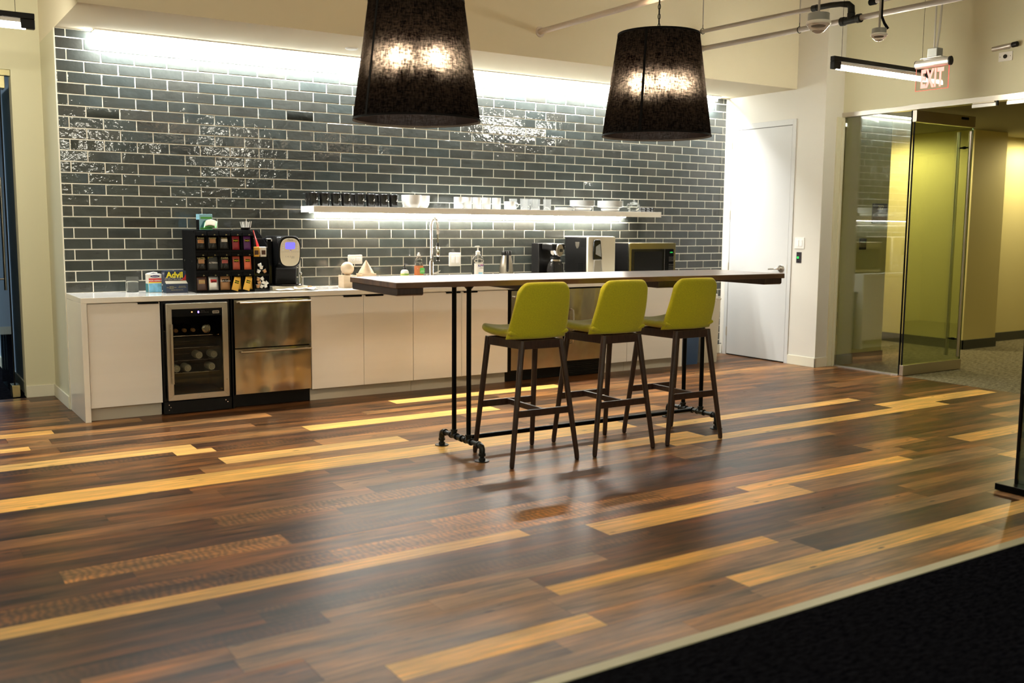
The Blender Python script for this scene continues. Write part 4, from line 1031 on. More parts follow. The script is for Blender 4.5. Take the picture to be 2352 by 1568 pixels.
MB().text('Advil', .062, F @ Matrix.Translation((-.004, .138, 0)), bold=.0022).build('lettering', 'yellow', t)
MB().text('Ibuprofen Tablets, 200 mg', .0115, F @ Matrix.Translation((-.018, .1155, 0))).text('Pain Reliever / Fever Reducer', .0115, F @ Matrix.Translation((-.012, .104, 0))).build('small_print', 'paper', t)
MB().prism([(.032, .092), (.0825, .092), (.0825, .146), (.07, .12)], 'xy', 0, .0004, M=F).build('red_corner', 'red', t)
F = FRONT(x, y-.0036, CZ)
MB().text('Headaches\nMinor Pain of Arthritis\nBackaches', .008, F @ Matrix.Translation((-.042, .044, .001))).text('Muscular Aches\nMenstrual Cramps', .008, F @ Matrix.Translation((.040, .048, .001))).text('temporarily relieves minor aches', .007, F @ Matrix.Translation((0, .024, 0))).build('tray_print', 'gold_print', t)

# drink rack
RY = -.445; RX0, RX1, RX2 = .880, 1.343, 1.470; RT = 1.405
t = thing('drink_rack', 'black rack of coffee and tea packets with fifteen slots', 'rack', (1.17, -.25, CZ))
MB().box(RX0, RX1, RY+.055, -.06, CZ, RT).build('case', 'black_matte', t, bevel=.0015)
cw = (RX1-RX0)/5; rh = (RT-CZ-.012)/3
for i in range(6):
    x = RX0+i*cw
    MB().box(x-.0022 if i else x, x+.0022 if i < 5 else x, RY+.004, RY+.0545, CZ, RT-.02).build('divider', 'black_matte', t)
for r in range(3):
    zb = CZ+.006+r*rh
    MB().box(RX0+.0005, RX1-.0005, RY+.001, RY+.0540, zb-.006, zb+.010).build('ledge', 'black_matte', t, bevel=.001)
MB().box(RX1+.0005, RX2, RY+.03, -.06, CZ, CZ+.275).build('side_case', 'black_matte', t, bevel=.0015)
MB().prism([(RY+.03, CZ+.276), (RY+.03, RT-.125), (RY+.26, RT-.004), (-.061, RT-.004), (-.061, CZ+.276)], 'yz', RX2-.004, RX2).build('side_wing', 'black_gloss', t)
for z0, z1 in ((CZ+.02, CZ+.128), (CZ+.143, CZ+.262)):
    MB().box(RX1+.006, RX2-.004, RY+.024, RY+.0295, z0-.012, z0).box(RX1+.001, RX1+.006, RY+.0, RY+.0295, z0-.012, z1).box(RX2-.005, RX2, RY+.0, RY+.0295, z0-.012, z1).box(RX1+.001, RX2, RY+.0, RY+.0295, z0-.018, z0-.012).build('bin_frame', 'black_gloss', t)
for yy in (RY+.10, RY+.32): MB().cyl((RX0-.0045, yy, CZ+.245), (RX0, yy, CZ+.245), .0085, seg=12).build('screw', 'chrome', t)
PK = [  # bottom row first: colour, accent, print, text, print colour, label
 [('brown', 'card', 'Dove', 'dark brown cocoa packet'), ('silver', 'red', 'Java', 'silver foil coffee packet with a red bar'), ('bronze', 'black_matte', 'Dark Cocoa', 'bronze packet with a black heading'), ('gold', 'black_matte', 'TAZO', 'gold tea packet'), ('gold', 'black_matte', 'TAZO', 'gold tea packet')],
 [('black_foil', 'bronze', 'HAZEL', 'black packet with a brown picture'), ('charcoal', 'yellow', 'ALTERRA', 'charcoal packet with a yellow half disc'), ('black_foil', 'redpic', 'DARK', 'black packet with a red picture'), ('rust', 'black_matte', 'TAZO', 'rust coloured tea packet'), ('coral', 'black_matte', 'TAZO', 'coral coloured tea packet')],
 [('black_foil', 'orangepic', 'house', 'black packet with an orange picture'), ('black_foil', 'bronze', 'morning', 'black packet with a bronze picture'), ('black_foil', 'paper', 'french', 'black packet with a pale heading'), ('crimson', 'black_matte', 'TAZO', 'crimson tea packet'), ('purple', 'black_matte', 'TAZO', 'purple tea packet')]]
mat('brown', (.075, .030, .018), .3); mat('silver', (.55, .52, .48), .25, .6); mat('bronze', (.33, .16, .06), .3, .3); mat('gold', (.75, .42, .06), .3, .2)
mat('charcoal', (.035, .038, .035), .45); mat('redpic', (.40, .08, .06), .4, var=(60, .5)); mat('orangepic', (.50, .22, .07), .4, var=(60, .5)); mat('rust', (.45, .08, .04), .35); mat('coral', (.75, .16, .07), .35); mat('crimson', (.33, .02, .03), .35)
ROWL = ('bottom', 'middle', 'top')
def packet(x, z, y, w, h, tilt, spec, label, grp, puff=.010):
    base, acc, txt, _ = spec
    c = thing('drink_packet', label, 'packet', (x, y, z), grp)
    M = Matrix.Translation((x, y, z+h/2)) @ Matrix.Rotation(RAD(-7), 4, 'X') @ Matrix.Rotation(RAD(tilt), 4, 'Y')
    def f(u, v): return M @ Vector((u*w/2, 0, v*h/2))
    MB().pillow(f, 12, 12, puff, .5, .7).build('pouch', base, c, smooth=60)
    F = M @ Matrix.Rotation(PI/2, 4, 'X')
    d = puff/2+.0006
    if acc != 'yellow':
        MB().box(-w*.30, w*.30, -h*.02 if 'pic' in acc or acc in ('bronze', 'card') else h*.06, h*.28 if 'pic' not in acc else h*.22, d-.001, d+.0002, M=F).build('picture' if 'pic' in acc else 'label', acc, c)
    else:
        MB().prism([(-.02+.022*math.cos(a), .049-.0+.020*math.sin(a)) for a in [PI+PI*k/12 for k in range(13)]], 'xy', d-.0045, d-.0035+.001, M=F).build('half_disc', 'yellow', c)
    MB().text(txt, w*.21 if len(txt) > 5 else w*.27, F @ Matrix.Translation((0, h*.16 if acc == 'black_matte' else h*.02 if acc == 'yellow' else h*.34 if 'pic' in acc or acc in ('bronze', 'paper') else h*.13, d+.0006)), bold=.0003, shear=.15 if txt == 'Dove' else 0).build('lettering', 'yellow' if acc == 'black_matte' and txt == 'TAZO' else ('gold_print' if base in ('black_foil', 'brown') else 'paper' if acc != 'red' else 'black_matte'), c)
for r in range(3):
    for i in range(5):
        x = RX0+(i+.5)*cw; zb = CZ+.006+r*rh
        MB().prism([(RY+.0545, zb+rh-.037), (RY+.0545, zb+rh-.004), (RY+.006, zb+rh-.004), (RY-.004, zb+rh-.036)], 'yz', x-cw/2+.004, x+cw/2-.004).build('header_flap', 'black_matte', t, bevel=.001)
        MB().text('f>', .016, FRONT(x+.012, RY-.0052, zb+rh-.030), ext=.0004).build('flap_logo', 'gold_print', t)
        sp = PK[r][i]
        n = ORD[i]
        if r == 0 and i > 2:
            packet(x+.012, zb+.011, RY+.030, .052, .104, 0, sp, 'gold tea packet standing straight in the bottom row, %s slot' % n, 'gold tea packets')
            packet(x-.014, zb+.0055, RY-.012, .054, .104, 17, sp, 'gold tea packet leaning out of the bottom row, %s slot' % n, 'gold tea packets', .006)
        else:
            w, h = (.060, .109) if 'TAZO' in sp else (.080, .110)
            packet(x+.002, zb+.011, RY+.028, w, h, 0, sp, '%s, %s row of the rack, %s slot' % (sp[3], ROWL[r], n), None, .016 if sp[0] == 'black_foil' else .009)
# side bins: sugar sachets, creamer pots, stirrers
for k, (dx, m, lab) in enumerate(((.034, 'gold', 'yellow sweetener sachet bundle at the top of the rack side'), (.092, 'paper', 'white sugar sachet bundle at the top of the rack side'))):
    c = thing('sachet_bundle', lab, 'sachets', (RX1+dx, RY+.055, CZ+.2765))
    MB().box(RX1+dx-.025, RX1+dx+.025, RY+.034, RY+.08, CZ+.2765, CZ+.358).build('sachets', m, c, bevel=.004)
    MB().box(RX1+dx-.016, RX1+dx+.016, RY+.0325, RY+.0335, CZ+.295, CZ+.330).build('print', 'brown', c)
cp = [(.030, 0, .028, 0), (.062, .0, .026, .5), (.093, .0, .028, -.3), (.044, .028, .058, 1.2), (.078, .004, .056, -1.0), (.102, .03, .052, .8), (.035, .02, .086, .3), (.066, .012, .088, -.6)]
for k in range(8+4):
    lo = k < 8
    if lo: dx, dy, dz, a = cp[k]; z0 = CZ+.020
    else: dx, dy, dz, a = ((.038, .0, .026, .4), (.088, .0, .026, -.5), (.060, .02, .056, 0), (.05, .0, .075, 1.4))[k-8]; z0 = CZ+.143
    M = Matrix.Translation((RX1+dx+.002, RY-.0+.012+dy*.0, z0+dz-.006)) @ Matrix.Rotation(a, 4, 'Y') @ Matrix.Rotation(.35*a, 4, 'X')
    c = thing('creamer_pot', 'small creamer pot in the %s bin of the rack side, %s of the pile' % (('lower', 'upper')[not lo], ORD[k if lo else k-8]), 'creamer', (RX1+dx, RY+.02, z0), 'creamer pots in the rack side bins')
    MB().lathe([(.001, -.015), (.011, -.015), (.016, .011)], seg=16, M=M).build('pot', 'card' if k % 3 == 0 else 'paper', c)
    MB().lathe([(.018, .011), (.018, .0125), (.001, .013)], seg=16, M=M).build('lid', 'white_gloss', c)
t2 = thing('stirrer_cup', 'black cup behind the rack front holding stir sticks', 'cup', (1.318, -.33, RT+.0005))
MB().lathe([(.001, 0), (.036, 0), (.040, .022), (.038, .022), (.034, .003), (.001, .003)], (1.318, -.33, RT+.0005), 24).build('cup_body', 'black_matte', t2)
for k in range(16):
    a = (k/15-.5); x = 1.318+a*.058; y = -.33+.020*math.sin(k*2.4)
    o = MB(); M = Matrix.Translation((x, y, RT+.0045)) @ Matrix.Rotation(a*.42, 4, 'Y') @ Matrix.Rotation(.12*math.sin(k*5), 4, 'X')
    o.box(-.0030, .0030, -.001, .001, 0, .066+.007*math.sin(k*3.1), M=M)
    single('stir_stick', o, 'white_gloss', 'white stir stick standing in the cup on the rack, %s from the left' % (ORD[k] if k < 12 else ('thirteenth', 'fourteenth', 'fifteenth', 'sixteenth')[k-12]), 'stir stick', (x, y, RT+.0045), 'white stir sticks')
for k in range(4):
    M = Matrix.Translation((1.400+k*.012, -.39+.01*k, CZ+.30)) @ Matrix.Rotation(-.20-.05*k, 4, 'Y')
    single('straw', MB().cyl(M @ Vector((0, 0, .0)), M @ Vector((0, 0, .195-.016*k)), .0042, seg=10), 'red_stir', 'red straw leaning at the rack side, %s from the left' % ORD[k], 'straw', M.translation, 'red straws')

t = thing('tissue_box', 'blue and green cardboard box with a torn open front, on top of the drink rack', 'box', (.985, -.33, RT+.0005)); x0, x1, y0, y1, z = .938, 1.040, -.365, -.27, RT+.0005
MB().box(x0, x1, y0, y1, z, z+.125).build('carton', 'label_blue', t, bevel=.001)
MB().box(x0-.0008, x0-.0001, y0+.004, y1-.004, z+.001, z+.082).build('dark_side', 'black_matte', t)
MB().box(x0+.01, x1-.004, y0-.0010, y0-.0001, z+.088, z+.104).box(x0+.004, x1-.004, y0-.0008, y0-.0001, z+.004, z+.020).build('green_band', 'leaf_green', t)
MB().prism([(.006, .022), (.03, .07), (.055, .082), (.09, .062), (.096, .022)], 'xy', 0, .0006, M=FRONT(x0, y0-.0012, z)).build('green_hills', 'teal', t)
def flap(u, v): return ((x0+x1)/2+.028+u*.050+v*.012, y0-.028+v*.024, z+.038+v*.026+.014*math.cos(u*1.3))
MB().pillow(flap, 10, 8, .003, .3).build('torn_flap', 'leaf_green', t, smooth=60)
def flap2(u, v): return ((x0+x1)/2+.026+u*.040+v*.010, y0-.030+v*.022, z+.047+v*.024+.014*math.cos(u*1.3))
MB().pillow(flap2, 10, 8, .006, .3).build('tissue', 'kraft', t, smooth=60)

# coffee brewer
t = thing('coffee_brewer', 'black single-cup coffee brewer with a pale rounded control face', 'coffee maker', (1.68, -.3, CZ))
bx0, bx1 = 1.552, 1.742
prof = [(-.34, .955), (-.34, .99), (-.355, 1.10), (-.425, 1.13), (-.440, 1.20), (-.425, 1.30), (-.395, 1.352), (-.35, 1.362), (-.12, 1.358), (-.07, 1.34), (-.06, 1.28), (-.06, .955)]
MB().prism(prof, 'yz', bx0, bx1).build('body', 'black_plastic', t, bevel=.014, seg=4)
MB().box(1.495, 1.5515, -.30, -.07, .955, 1.342).build('water_tank', 'black_gloss', t, bevel=.012, seg=3)
MB().box(1.505, 1.548, -.30, -.292, 1.315, 1.335).build('tank_latch', 'white_gloss', t)
F = Matrix.Translation((1.648, -.4355, 1.232)) @ Matrix.Rotation(RAD(4), 4, 'X') @ Matrix.Rotation(PI/2, 4, 'X')
MB().prism(oval(0, 0, .096, .128, 44, 3.2), 'xy', -.030, .004, M=F).build('face_bezel', 'black_plastic', t, bevel=.003)
face = MB().prism(oval(0, -.004, .084, .114, 44, 3.0), 'xy', .0045, .010, M=F).build('face_plate', 'beige_face', t, bevel=.002)
MB().prism(rrect(-.042, .042, .022, .078, .012), 'xy', .0102, .0118, M=F).build('screen', 'screen_blue', face)
for s in (-1, 1):
    for k in range(4): MB().prism(oval(s*.060, .074-k*.019, .009, .006, 12), 'xy', .0102, .0125, M=F).build('button', 'white_gloss', face)
MB().sphere(F @ Vector((0, .008, .012)), .009, 10).build('knob', 'chrome', face)
MB().text('Flavia', .022, F @ Matrix.Translation((0, .098, .0104)), shear=.2).text('1. 4. 2', .018, F @ Matrix.Translation((-.018, -.040, .0104))).text('PRESS\nBREW', .010, F @ Matrix.Translation((.024, -.046, .0104))).build('lettering', 'grey_print', face)
MB().box(-.083, .083, -.0012, -.0004+.0004, .0101, .0104, M=F).build('seam', 'grey_print', face)
MB().lathe([(.001, .948), (.112, .948), (.120, .956), (.116, .964), (.001, .962)], (1.665, -.335, 0), 48).build('drip_tray', 'black_gloss', t)
MB().prism([(1.50, CZ+.0005), (1.80, CZ+.0005), (1.805, .9475), (1.495, .9475)], 'xz', -.43, -.08).build('base_plate', 'beige_face', t, bevel=.004)
MB().prism(rrect(1.776, 1.792, .965, 1.262, .006), 'xz', -.30, -.285).build('side_strip', 'white_plastic', t)
MB().cyl((1.784, -.32, .965), (1.784, -.32, 1.035), .006, seg=12).sphere((1.784, -.32, 1.045), .012, 10).build('steam_wand', 'chrome', t)
for k, (x, y, a, s, lab) in enumerate(((1.578, -.50, .3, .066, 'crumpled white napkin by the rack corner'), (1.705, -.525, -.25, .055, 'folded white napkin in front of the coffee brewer'), (1.815, -.47, .9, .07, 'thin white napkin right of the coffee brewer'))):
    def nf(u, v, x=x, y=y, a=a, s=s, k=k):
        px, py = u*s, v*s*.62
        return (x+px*math.cos(a)-py*math.sin(a), y+px*math.sin(a)+py*math.cos(a), CZ+.008+.008*(1+math.sin(u*2.6+k)*math.cos(v*2.1+k))+(.006*abs(u) if k == 1 else 0)*2-.003)
    single('napkin', MB().pillow(nf, 14, 12, .003, .3), 'paper', lab, 'napkin', (x, y, CZ), None, smooth=70)
single('label_tag', MB().box(1.90, 1.945, -.16, -.135, CZ+.0005, CZ+.014), 'card', 'tiny brown block on the counter right of the brewer', 'block', (1.92, -.15, CZ), None, bevel=.002)

# wooden shapes
single('wooden_cube', MB().box(2.165, 2.285, -.34, -.22, CZ+.0005, 1.0205), 'wood_light', 'pale wooden cube under the wooden ball', 'wooden block', (2.225, -.28, CZ), None, bevel=.003)
single('wooden_ball', MB().sphere((2.225, -.28, 1.0212+.0575), .0575, 24), 'wood_light', 'pale wooden ball resting on the wooden cube', 'wooden ball', (2.225, -.28, 1.0212))
single('wooden_board', MB().box(2.335, 2.475, -.34, -.22, CZ+.0005, 1.032), 'wood_light', 'pale wooden block under the wooden cone', 'wooden block', (2.40, -.28, CZ), None, bevel=.003)
single('wooden_cone', MB().lathe([(.001, 0), (.068, 0), (.070, .004), (.004, .116), (.001, .117)], (2.403, -.28, 1.0325), 48), 'wood_light', 'pale wooden cone with a pointed top by the outlet', 'wooden cone', (2.403, -.28, 1.0325))

# soaps
def bottle(name, label, cat, x, y, parts, group=None):
    t = thing(name, label, cat, (x, y, CZ), group)
    for nm, m, prof, seg in parts: MB().lathe(prof, (x, y, CZ+.0005), seg).build(nm, m, t, smooth=50)
    return t
x, y = 2.772, -.30
t = bottle('hand_soap', 'small round yellow hand soap with black pump', 'soap bottle', x, y, [('bottle_body', 'pale_yellow', [(.001, 0), (.034, 0), (.038, .006), (.038, .112)], 32), ('white_shoulder', 'white_gloss', [(.0378, .1125), (.0365, .128), (.026, .142), (.013, .146), (.001, .146)], 32), ('pump_collar', 'black_plastic', [(.014, .1465), (.015, .160), (.008, .166), (.005, .184), (.005, .190), (.001, .190)], 20)])
MB().tube([(x, y, CZ+.188), (x-.006, y-.004, CZ+.192), (x+.020, y-.012, CZ+.190)], .004, 8).build('pump_nozzle', 'black_plastic', t)
MB().lathe([(.0384, .098), (.0384, .104)], (x, y, CZ), 32).build('green_band', 'leaf_green', t)
MB().text("MRS.M", .017, FRONT(x, y-.0392, CZ+.108)).build('lettering', 'leaf_green', t)
x, y = 2.915, -.30
t = bottle('dish_soap', 'clear dish soap bottle with orange liquid and white cap', 'soap bottle', x, y, [('liquid', 'orange_liquid', [(.001, .002), (.038, .002), (.041, .02), (.040, .17), (.035, .176), (.001, .176)], 32),
     ('bottle_body', 'clear_plastic', [(.001, 0), (.040, 0), (.043, .02), (.042, .17), (.034, .195), (.031, .21), (.033, .225), (.028, .245), (.014, .258), (.012, .268)], 32), ('cap', 'white_gloss', [(.016, .262), (.016, .278), (.010, .285), (.009, .298), (.001, .300)], 20)])
MB().prism(rrect(-.024, .024, .108, .160, .012), 'xy', 0, .0015, M=FRONT(x+.012, y-.0425, CZ)).build('label', 'leaf_green', t)
MB().text('seventh\ngeneration', .010, FRONT(x+.012, y-.0445, CZ+.130)).build('lettering', 'paper', t)
# kitchen tap with spring neck
x, y = 3.118, -.16
t = thing('kitchen_tap', 'chrome pull-down kitchen tap with a spring neck', 'tap', (x, y, CZ))
MB().lathe([(.001, 0), (.028, 0), (.028, .008), (.022, .014), (.022, .20), (.018, .205), (.018, .23), (.001, .23)], (x, y, CZ+.0005), 28).build('tap_body', 'chrome', t, smooth=50)
arc = [(x, y, CZ+.23+.30*k/8) for k in range(9)]+[(x+.017-.017*math.cos(a), y-.032+.032*math.cos(a), CZ+.53+.075*math.sin(a)) for a in [PI*k/14 for k in range(1, 15)]]+[(x+.034, y-.064, CZ+.53-.035*k) for k in range(1, 3)]
MB().tube(arc, .008, 10).build('hose', 'steel_trim', t)
# coil along the arc
P_ = [Vector(p) for p in arc]; seglen = [0]
for i in range(1, len(P_)): seglen.append(seglen[-1]+(P_[i]-P_[i-1]).length)
def along(s):
    for i in range(1, len(P_)):
        if s <= seglen[i] or i == len(P_)-1:
            k = (s-seglen[i-1])/(seglen[i]-seglen[i-1]); return P_[i-1].lerp(P_[i], k), (P_[i]-P_[i-1]).normalized()
coil = []; turns = 52; N_ = turns*9
for i in range(N_+1):
    s = seglen[-1]*i/N_; p, d = along(s); u = Vector((.7, .7, 0)); u = (u-d*u.dot(d)).normalized(); w = d.cross(u); a = 2*PI*turns*i/N_
    coil.append(p+(u*math.cos(a)+w*math.sin(a))*.0135)
MB().tube(coil, .0022, 5).build('spring', 'chrome', t)
sx, sy = x+.034, y-.064
MB().cyl((sx, sy, CZ+.46), (sx, sy, CZ+.385), .006, seg=10).build('hose_end', 'chrome', t)
MB().lathe([(.010, .385), (.013, .375), (.013, .35)], (sx, sy, CZ), 20).build('spray_collar', 'black_plastic', t)
MB().lathe([(.013, .3495), (.020, .335), (.021, .29), (.018, .262), (.014, .255)], (sx, sy, CZ), 24).build('spray_head', 'chrome', t, smooth=50)
MB().lathe([(.0145, .2545), (.014, .225), (.019, .218), (.019, .212), (.001, .212)], (sx, sy, CZ), 20).build('spray_face', 'black_gloss', t)
MB().tube([(x, y-.020, CZ+.205), (x+.002, y-.026, CZ+.25), (x+.010, y-.032, CZ+.315), (x+.022, y-.042, CZ+.350), (sx-.008, sy+.012, CZ+.356)], .006, 10).build('support_arm', 'chrome', t)
MB().tube([(x+.02, y, CZ+.10), (x+.05, y-.01, CZ+.105), (x+.085, y-.02, CZ+.125)], [.008, .007, .005], 10).build('lever', 'chrome', t)
# sanitizer
x, y = 3.552, -.28
t = bottle('hand_sanitizer', 'large clear hand sanitizer pump bottle with white label', 'sanitizer bottle', x, y, [('bottle_body', 'clear_plastic', [(.001, 0), (.052, 0), (.057, .008), (.057, .215), (.050, .243), (.030, .268), (.018, .276), (.016, .282)], 40),
     ('collar', 'white_plastic', [(.021, .276), (.022, .300), (.014, .306), (.007, .310), (.006, .340), (.001, .340)], 24)])
MB().prism([(-.034, -.004), (.010, -.006), (.014, .004), (.008, .010), (-.012, .010), (-.034, .006)], 'xz', y-.009, y+.009, M=Matrix.Translation((x+.004, 0, CZ+.345))).build('pump_head', 'white_plastic', t, bevel=.002)
MB().cyl((x, y, CZ+.02), (x, y, CZ+.275), .003, seg=8).build('dip_tube', 'white_plastic', t)
a0, a1 = -2.75, -.95
MB().lathe([(.0578, .03), (.0578, .192)], (x, y, CZ), 24, a0=a0, a1=a1).build('label', 'paper', t)
b = MB()
MB().text('Purell', .028, FRONT(x-.004, y-.0592, CZ+.170) @ Matrix.Rotation(.12, 4, 'Z'), bold=.0006, shear=.2).build('lettering', 'navy_print', t)
MB().text('~', .045, FRONT(x+.006, y-.0594, CZ+.178), bold=.001).build('logo_swash', 'magenta', t)
MB().text('Advanced\nHand Sanitizer', .008, FRONT(x+.004, y-.0590, CZ+.148)).build('small_print', 'grey_print', t)
MB().lathe([(.0582, .08), (.0582, .108)], (x, y, CZ), 12, a0=-2.0, a1=-1.25).build('blue_patch', 'label_blue', t)
# thermos
x, y = 3.872, -.28
t = bottle('thermal_carafe', 'steel thermal carafe with black lid and handle', 'carafe', x, y, [('carafe_body', 'steel_trim', [(.001, 0), (.066, 0), (.068, .01), (.067, .14), (.058, .20), (.046, .25), (.044, .262)], 40),
     ('lid', 'black_plastic', [(.047, .2625), (.049, .268), (.050, .300), (.046, .305), (.001, .305)], 32)])
q = -2.0; hx, hy = math.cos(q), math.sin(q)
MB().tube([(x+hx*.046, y+hy*.046, CZ+.293), (x+hx*.075, y+hy*.075, CZ+.297), (x+hx*.090, y+hy*.090, CZ+.27), (x+hx*.092, y+hy*.092, CZ+.20), (x+hx*.086, y+hy*.086, CZ+.13), (x+hx*.069, y+hy*.069, CZ+.115)], [.010, .011, .011, .011, .012, .010], 12).build('handle', 'black_plastic', t)
# drip coffee maker
t = thing('coffee_maker', 'black drip coffee maker with chrome front and glass pot', 'coffee maker', (4.42, -.28, CZ)); x = 4.425
MB().box(x-.115, x+.085, -.19, -.06, CZ+.001, 1.290).build('tower', 'black_plastic', t, bevel=.008, seg=3)
MB().box(x-.115, x+.105, -.40, -.191, CZ+.001, CZ+.035).build('warming_base', 'black_plastic', t, bevel=.006)
MB().box(x-.080, x+.080, -.37, -.191, 1.225, 1.288).build('brew_head', 'black_plastic', t, bevel=.012, seg=3)
MB().lathe([(.040, .0), (.060, .02), (.070, .05), (.068, .051), (.056, .02), (.035, .0)], (x+.0, -.315, 1.170), 36).build('filter_basket', 'chrome', t)
F = FRONT(x+.0, -.3905, 1.225)
MB().prism(oval(0, 0, .040, .062, 30), 'xy', -.018, .004, M=F).build('chrome_panel', 'steel_trim', t, bevel=.003)
MB().prism(rrect(-.006, .030, -.018, .012, .006), 'xy', .0045, .007, M=F).build('display', 'black_gloss', t)
for k in range(3): MB().cyl(F @ Vector((-.028, .018-k*.018, .0045)), F @ Vector((-.028, .018-k*.018, .008)), .004, seg=8).build('button', 'black_plastic', t)
pot = MB().lathe([(.001, .0), (.060, 0), (.076, .02), (.084, .07), (.076, .125), (.056, .172), (.047, .188), (.045, .188), (.054, .170), (.073, .125), (.081, .07), (.073, .022), (.001, .004)], (x, -.315, CZ+.036), 40).build('glass_pot', 'dark_glass', t, smooth=50)
MB().lathe([(.049, .183), (.052, .191), (.049, .208), (.020, .217), (.001, .218)], (x, -.315, CZ+.036), 30).build('pot_lid', 'black_plastic', pot)
MB().lathe([(.0570, .169), (.0640, .166), (.0560, .182), (.0500, .182)], (x, -.315, CZ+.036), 30).build('pot_band', 'chrome', pot)
q = -2.45; hx, hy = math.cos(q), math.sin(q)
MB().tube([(x+hx*.05, -.315+hy*.05, CZ+.195), (x+hx*.085, -.315+hy*.085, CZ+.20), (x+hx*.105, -.315+hy*.105, CZ+.16), (x+hx*.105, -.315+hy*.105, CZ+.09), (x+hx*.088, -.315+hy*.088, CZ+.06)], .009, 10).build('pot_handle', 'black_plastic', pot)
# water dispenser
t = thing('water_dispenser', 'tall water dispenser with black side and beige front', 'water dispenser', (4.86, -.25, CZ)); wx0, wx1, wy = 4.728, 5.072, -.45
MB().box(wx0+.012, wx1-.008, wy+.03, -.04, CZ+.001, 1.350).build('body', 'black_plastic', t, bevel=.006)
MB().prism([(x_, z_) for x_, z_ in rrect(wx0, wx1, CZ+.001, 1.358, .018)], 'xz', wy, wy+.0295).build('front_panel', 'beige_panel', t, bevel=.004)
MB().prism(rrect(wx0+.01, wx1-.005, 0, .33, .012), 'xy', 1.3515, 1.361).build('lid', 'white_plastic', t) if False else MB().box(wx0+.008, wx1-.004, wy+.0296, -.04, 1.3505, 1.360).build('top_cover', 'white_plastic', t, bevel=.003)
F = FRONT(wx0+.100, wy-.0005, 1.225)
MB().prism([(-.046, -.095), (.066, -.095), (.046, .085), (.036, .103), (-.028, .103), (-.042, .085)], 'xy', 0, .018, M=F).build('control_hood', 'black_gloss', t, bevel=.006, seg=3)
MB().prism([(-.022, -.042), (.050, -.068), (.034, .062), (-.018, .034)], 'xy', .0183, .022, M=F).build('control_plate', 'box_grey', t, bevel=.002)
for a, b_ in ((-.006, -.040), (.026, -.046), (.004, .0)): MB().cyl(F @ Vector((a, b_, .0222)), F @ Vector((a, b_, .025)), .008, seg=14).build('button', 'grey_print', t)
MB().prism([(-.044, -.31), (.090, -.31), (.062, -.096), (-.030, -.096)], 'xy', .0, .012, M=F).build('chute', 'alu', t, bevel=.006, seg=3)
F = LEFT(wx0+.0115, -.255, 1.272)
MB().prism([(-.034, .03), (.034, .03), (.030, -.005), (.012, -.034), (-.012, -.034), (-.030, -.005)], 'xy', 0, .002, M=F).build('side_badge', 'steel_trim', t, bevel=.001)
b = MB()
for k in range(6): b.box(.06, .135, .052-k*.014, .058-k*.014, 0, .002, M=F)
for k in range(6): b.box(.02, .10, -.190-k*.016, -.184-k*.016, 0, .002, M=F)
b.build('side_vents', 'black_matte', t)
# microwave
t = thing('microwave', 'stainless microwave with a dark window and green clock', 'microwave', (5.57, -.25, CZ)); mx0, mx1, my, mz = 5.275, 5.905, -.435, 1.291
MB().box(mx0+.004, mx1-.004, my+.026, -.05, CZ+.012, mz-.002).build('case', 'black_matte', t, bevel=.003)
MB().box(mx0+.004, mx1-.004, my+.03, -.06, mz-.0018, mz+.002).build('case_top', 'steel_trim', t)
MB().prism(rrect(mx0, mx1, CZ+.012, mz, .006), 'xz', my, my+.0255).build('front_frame', 'brass_dull', t, bevel=.002)
MB().prism(rrect(mx0+.028, mx1-.030, CZ+.045, mz-.060, .012), 'xz', my-.006, my-.0003).build('door', 'black_gloss', t, bevel=.002)
MB().prism(rrect(mx0+.060, mx0+.435, CZ+.068, mz-.085, .008), 'xz', my-.0075, my-.0063).build('window', 'black_plastic', t)
MB().box(mx0+.470, mx0+.472, my-.0068, my-.0061, CZ+.045, mz-.060).build('door_seam', 'grey_print', t)
MB().text('12:00', .017, FRONT(mx1-.068, my-.0065, mz-.098)).build('clock', 'led_green', t)
b = MB()
for j in range(9):
    if j == 3: continue
    for i in range(4): b.box(mx1-.096+i*.018, mx1-.096+i*.018+.009, my-.0068, my-.0061, mz-.150-j*.019, mz-.146-j*.019)
b.build('keypad_marks', 'grey_print', t)
for a in (mx0+.05, mx1-.05):
    for y_ in (my+.06, -.09): MB().cyl((a, y_, CZ+.0005), (a, y_, CZ+.0118), .012, seg=12).build('foot', 'black_plastic', t)
single('cardboard_sheet', MB().prism([(5.73, CZ+.0008), (6.0, CZ+.0008), (6.0, 1.065), (5.985, 1.075), (5.73, 1.075)], 'xz', -.046, -.040, M=None), 'card', 'brown cardboard sheet leaning behind the microwave', 'cardboard', (5.8, -.043, CZ)) if False else single('cardboard_sheet', MB().box(5.70, 5.848, -.046, -.040, CZ+.0008, 1.078), 'card', 'brown cardboard sheet standing behind the microwave', 'cardboard', (5.77, -.043, CZ))

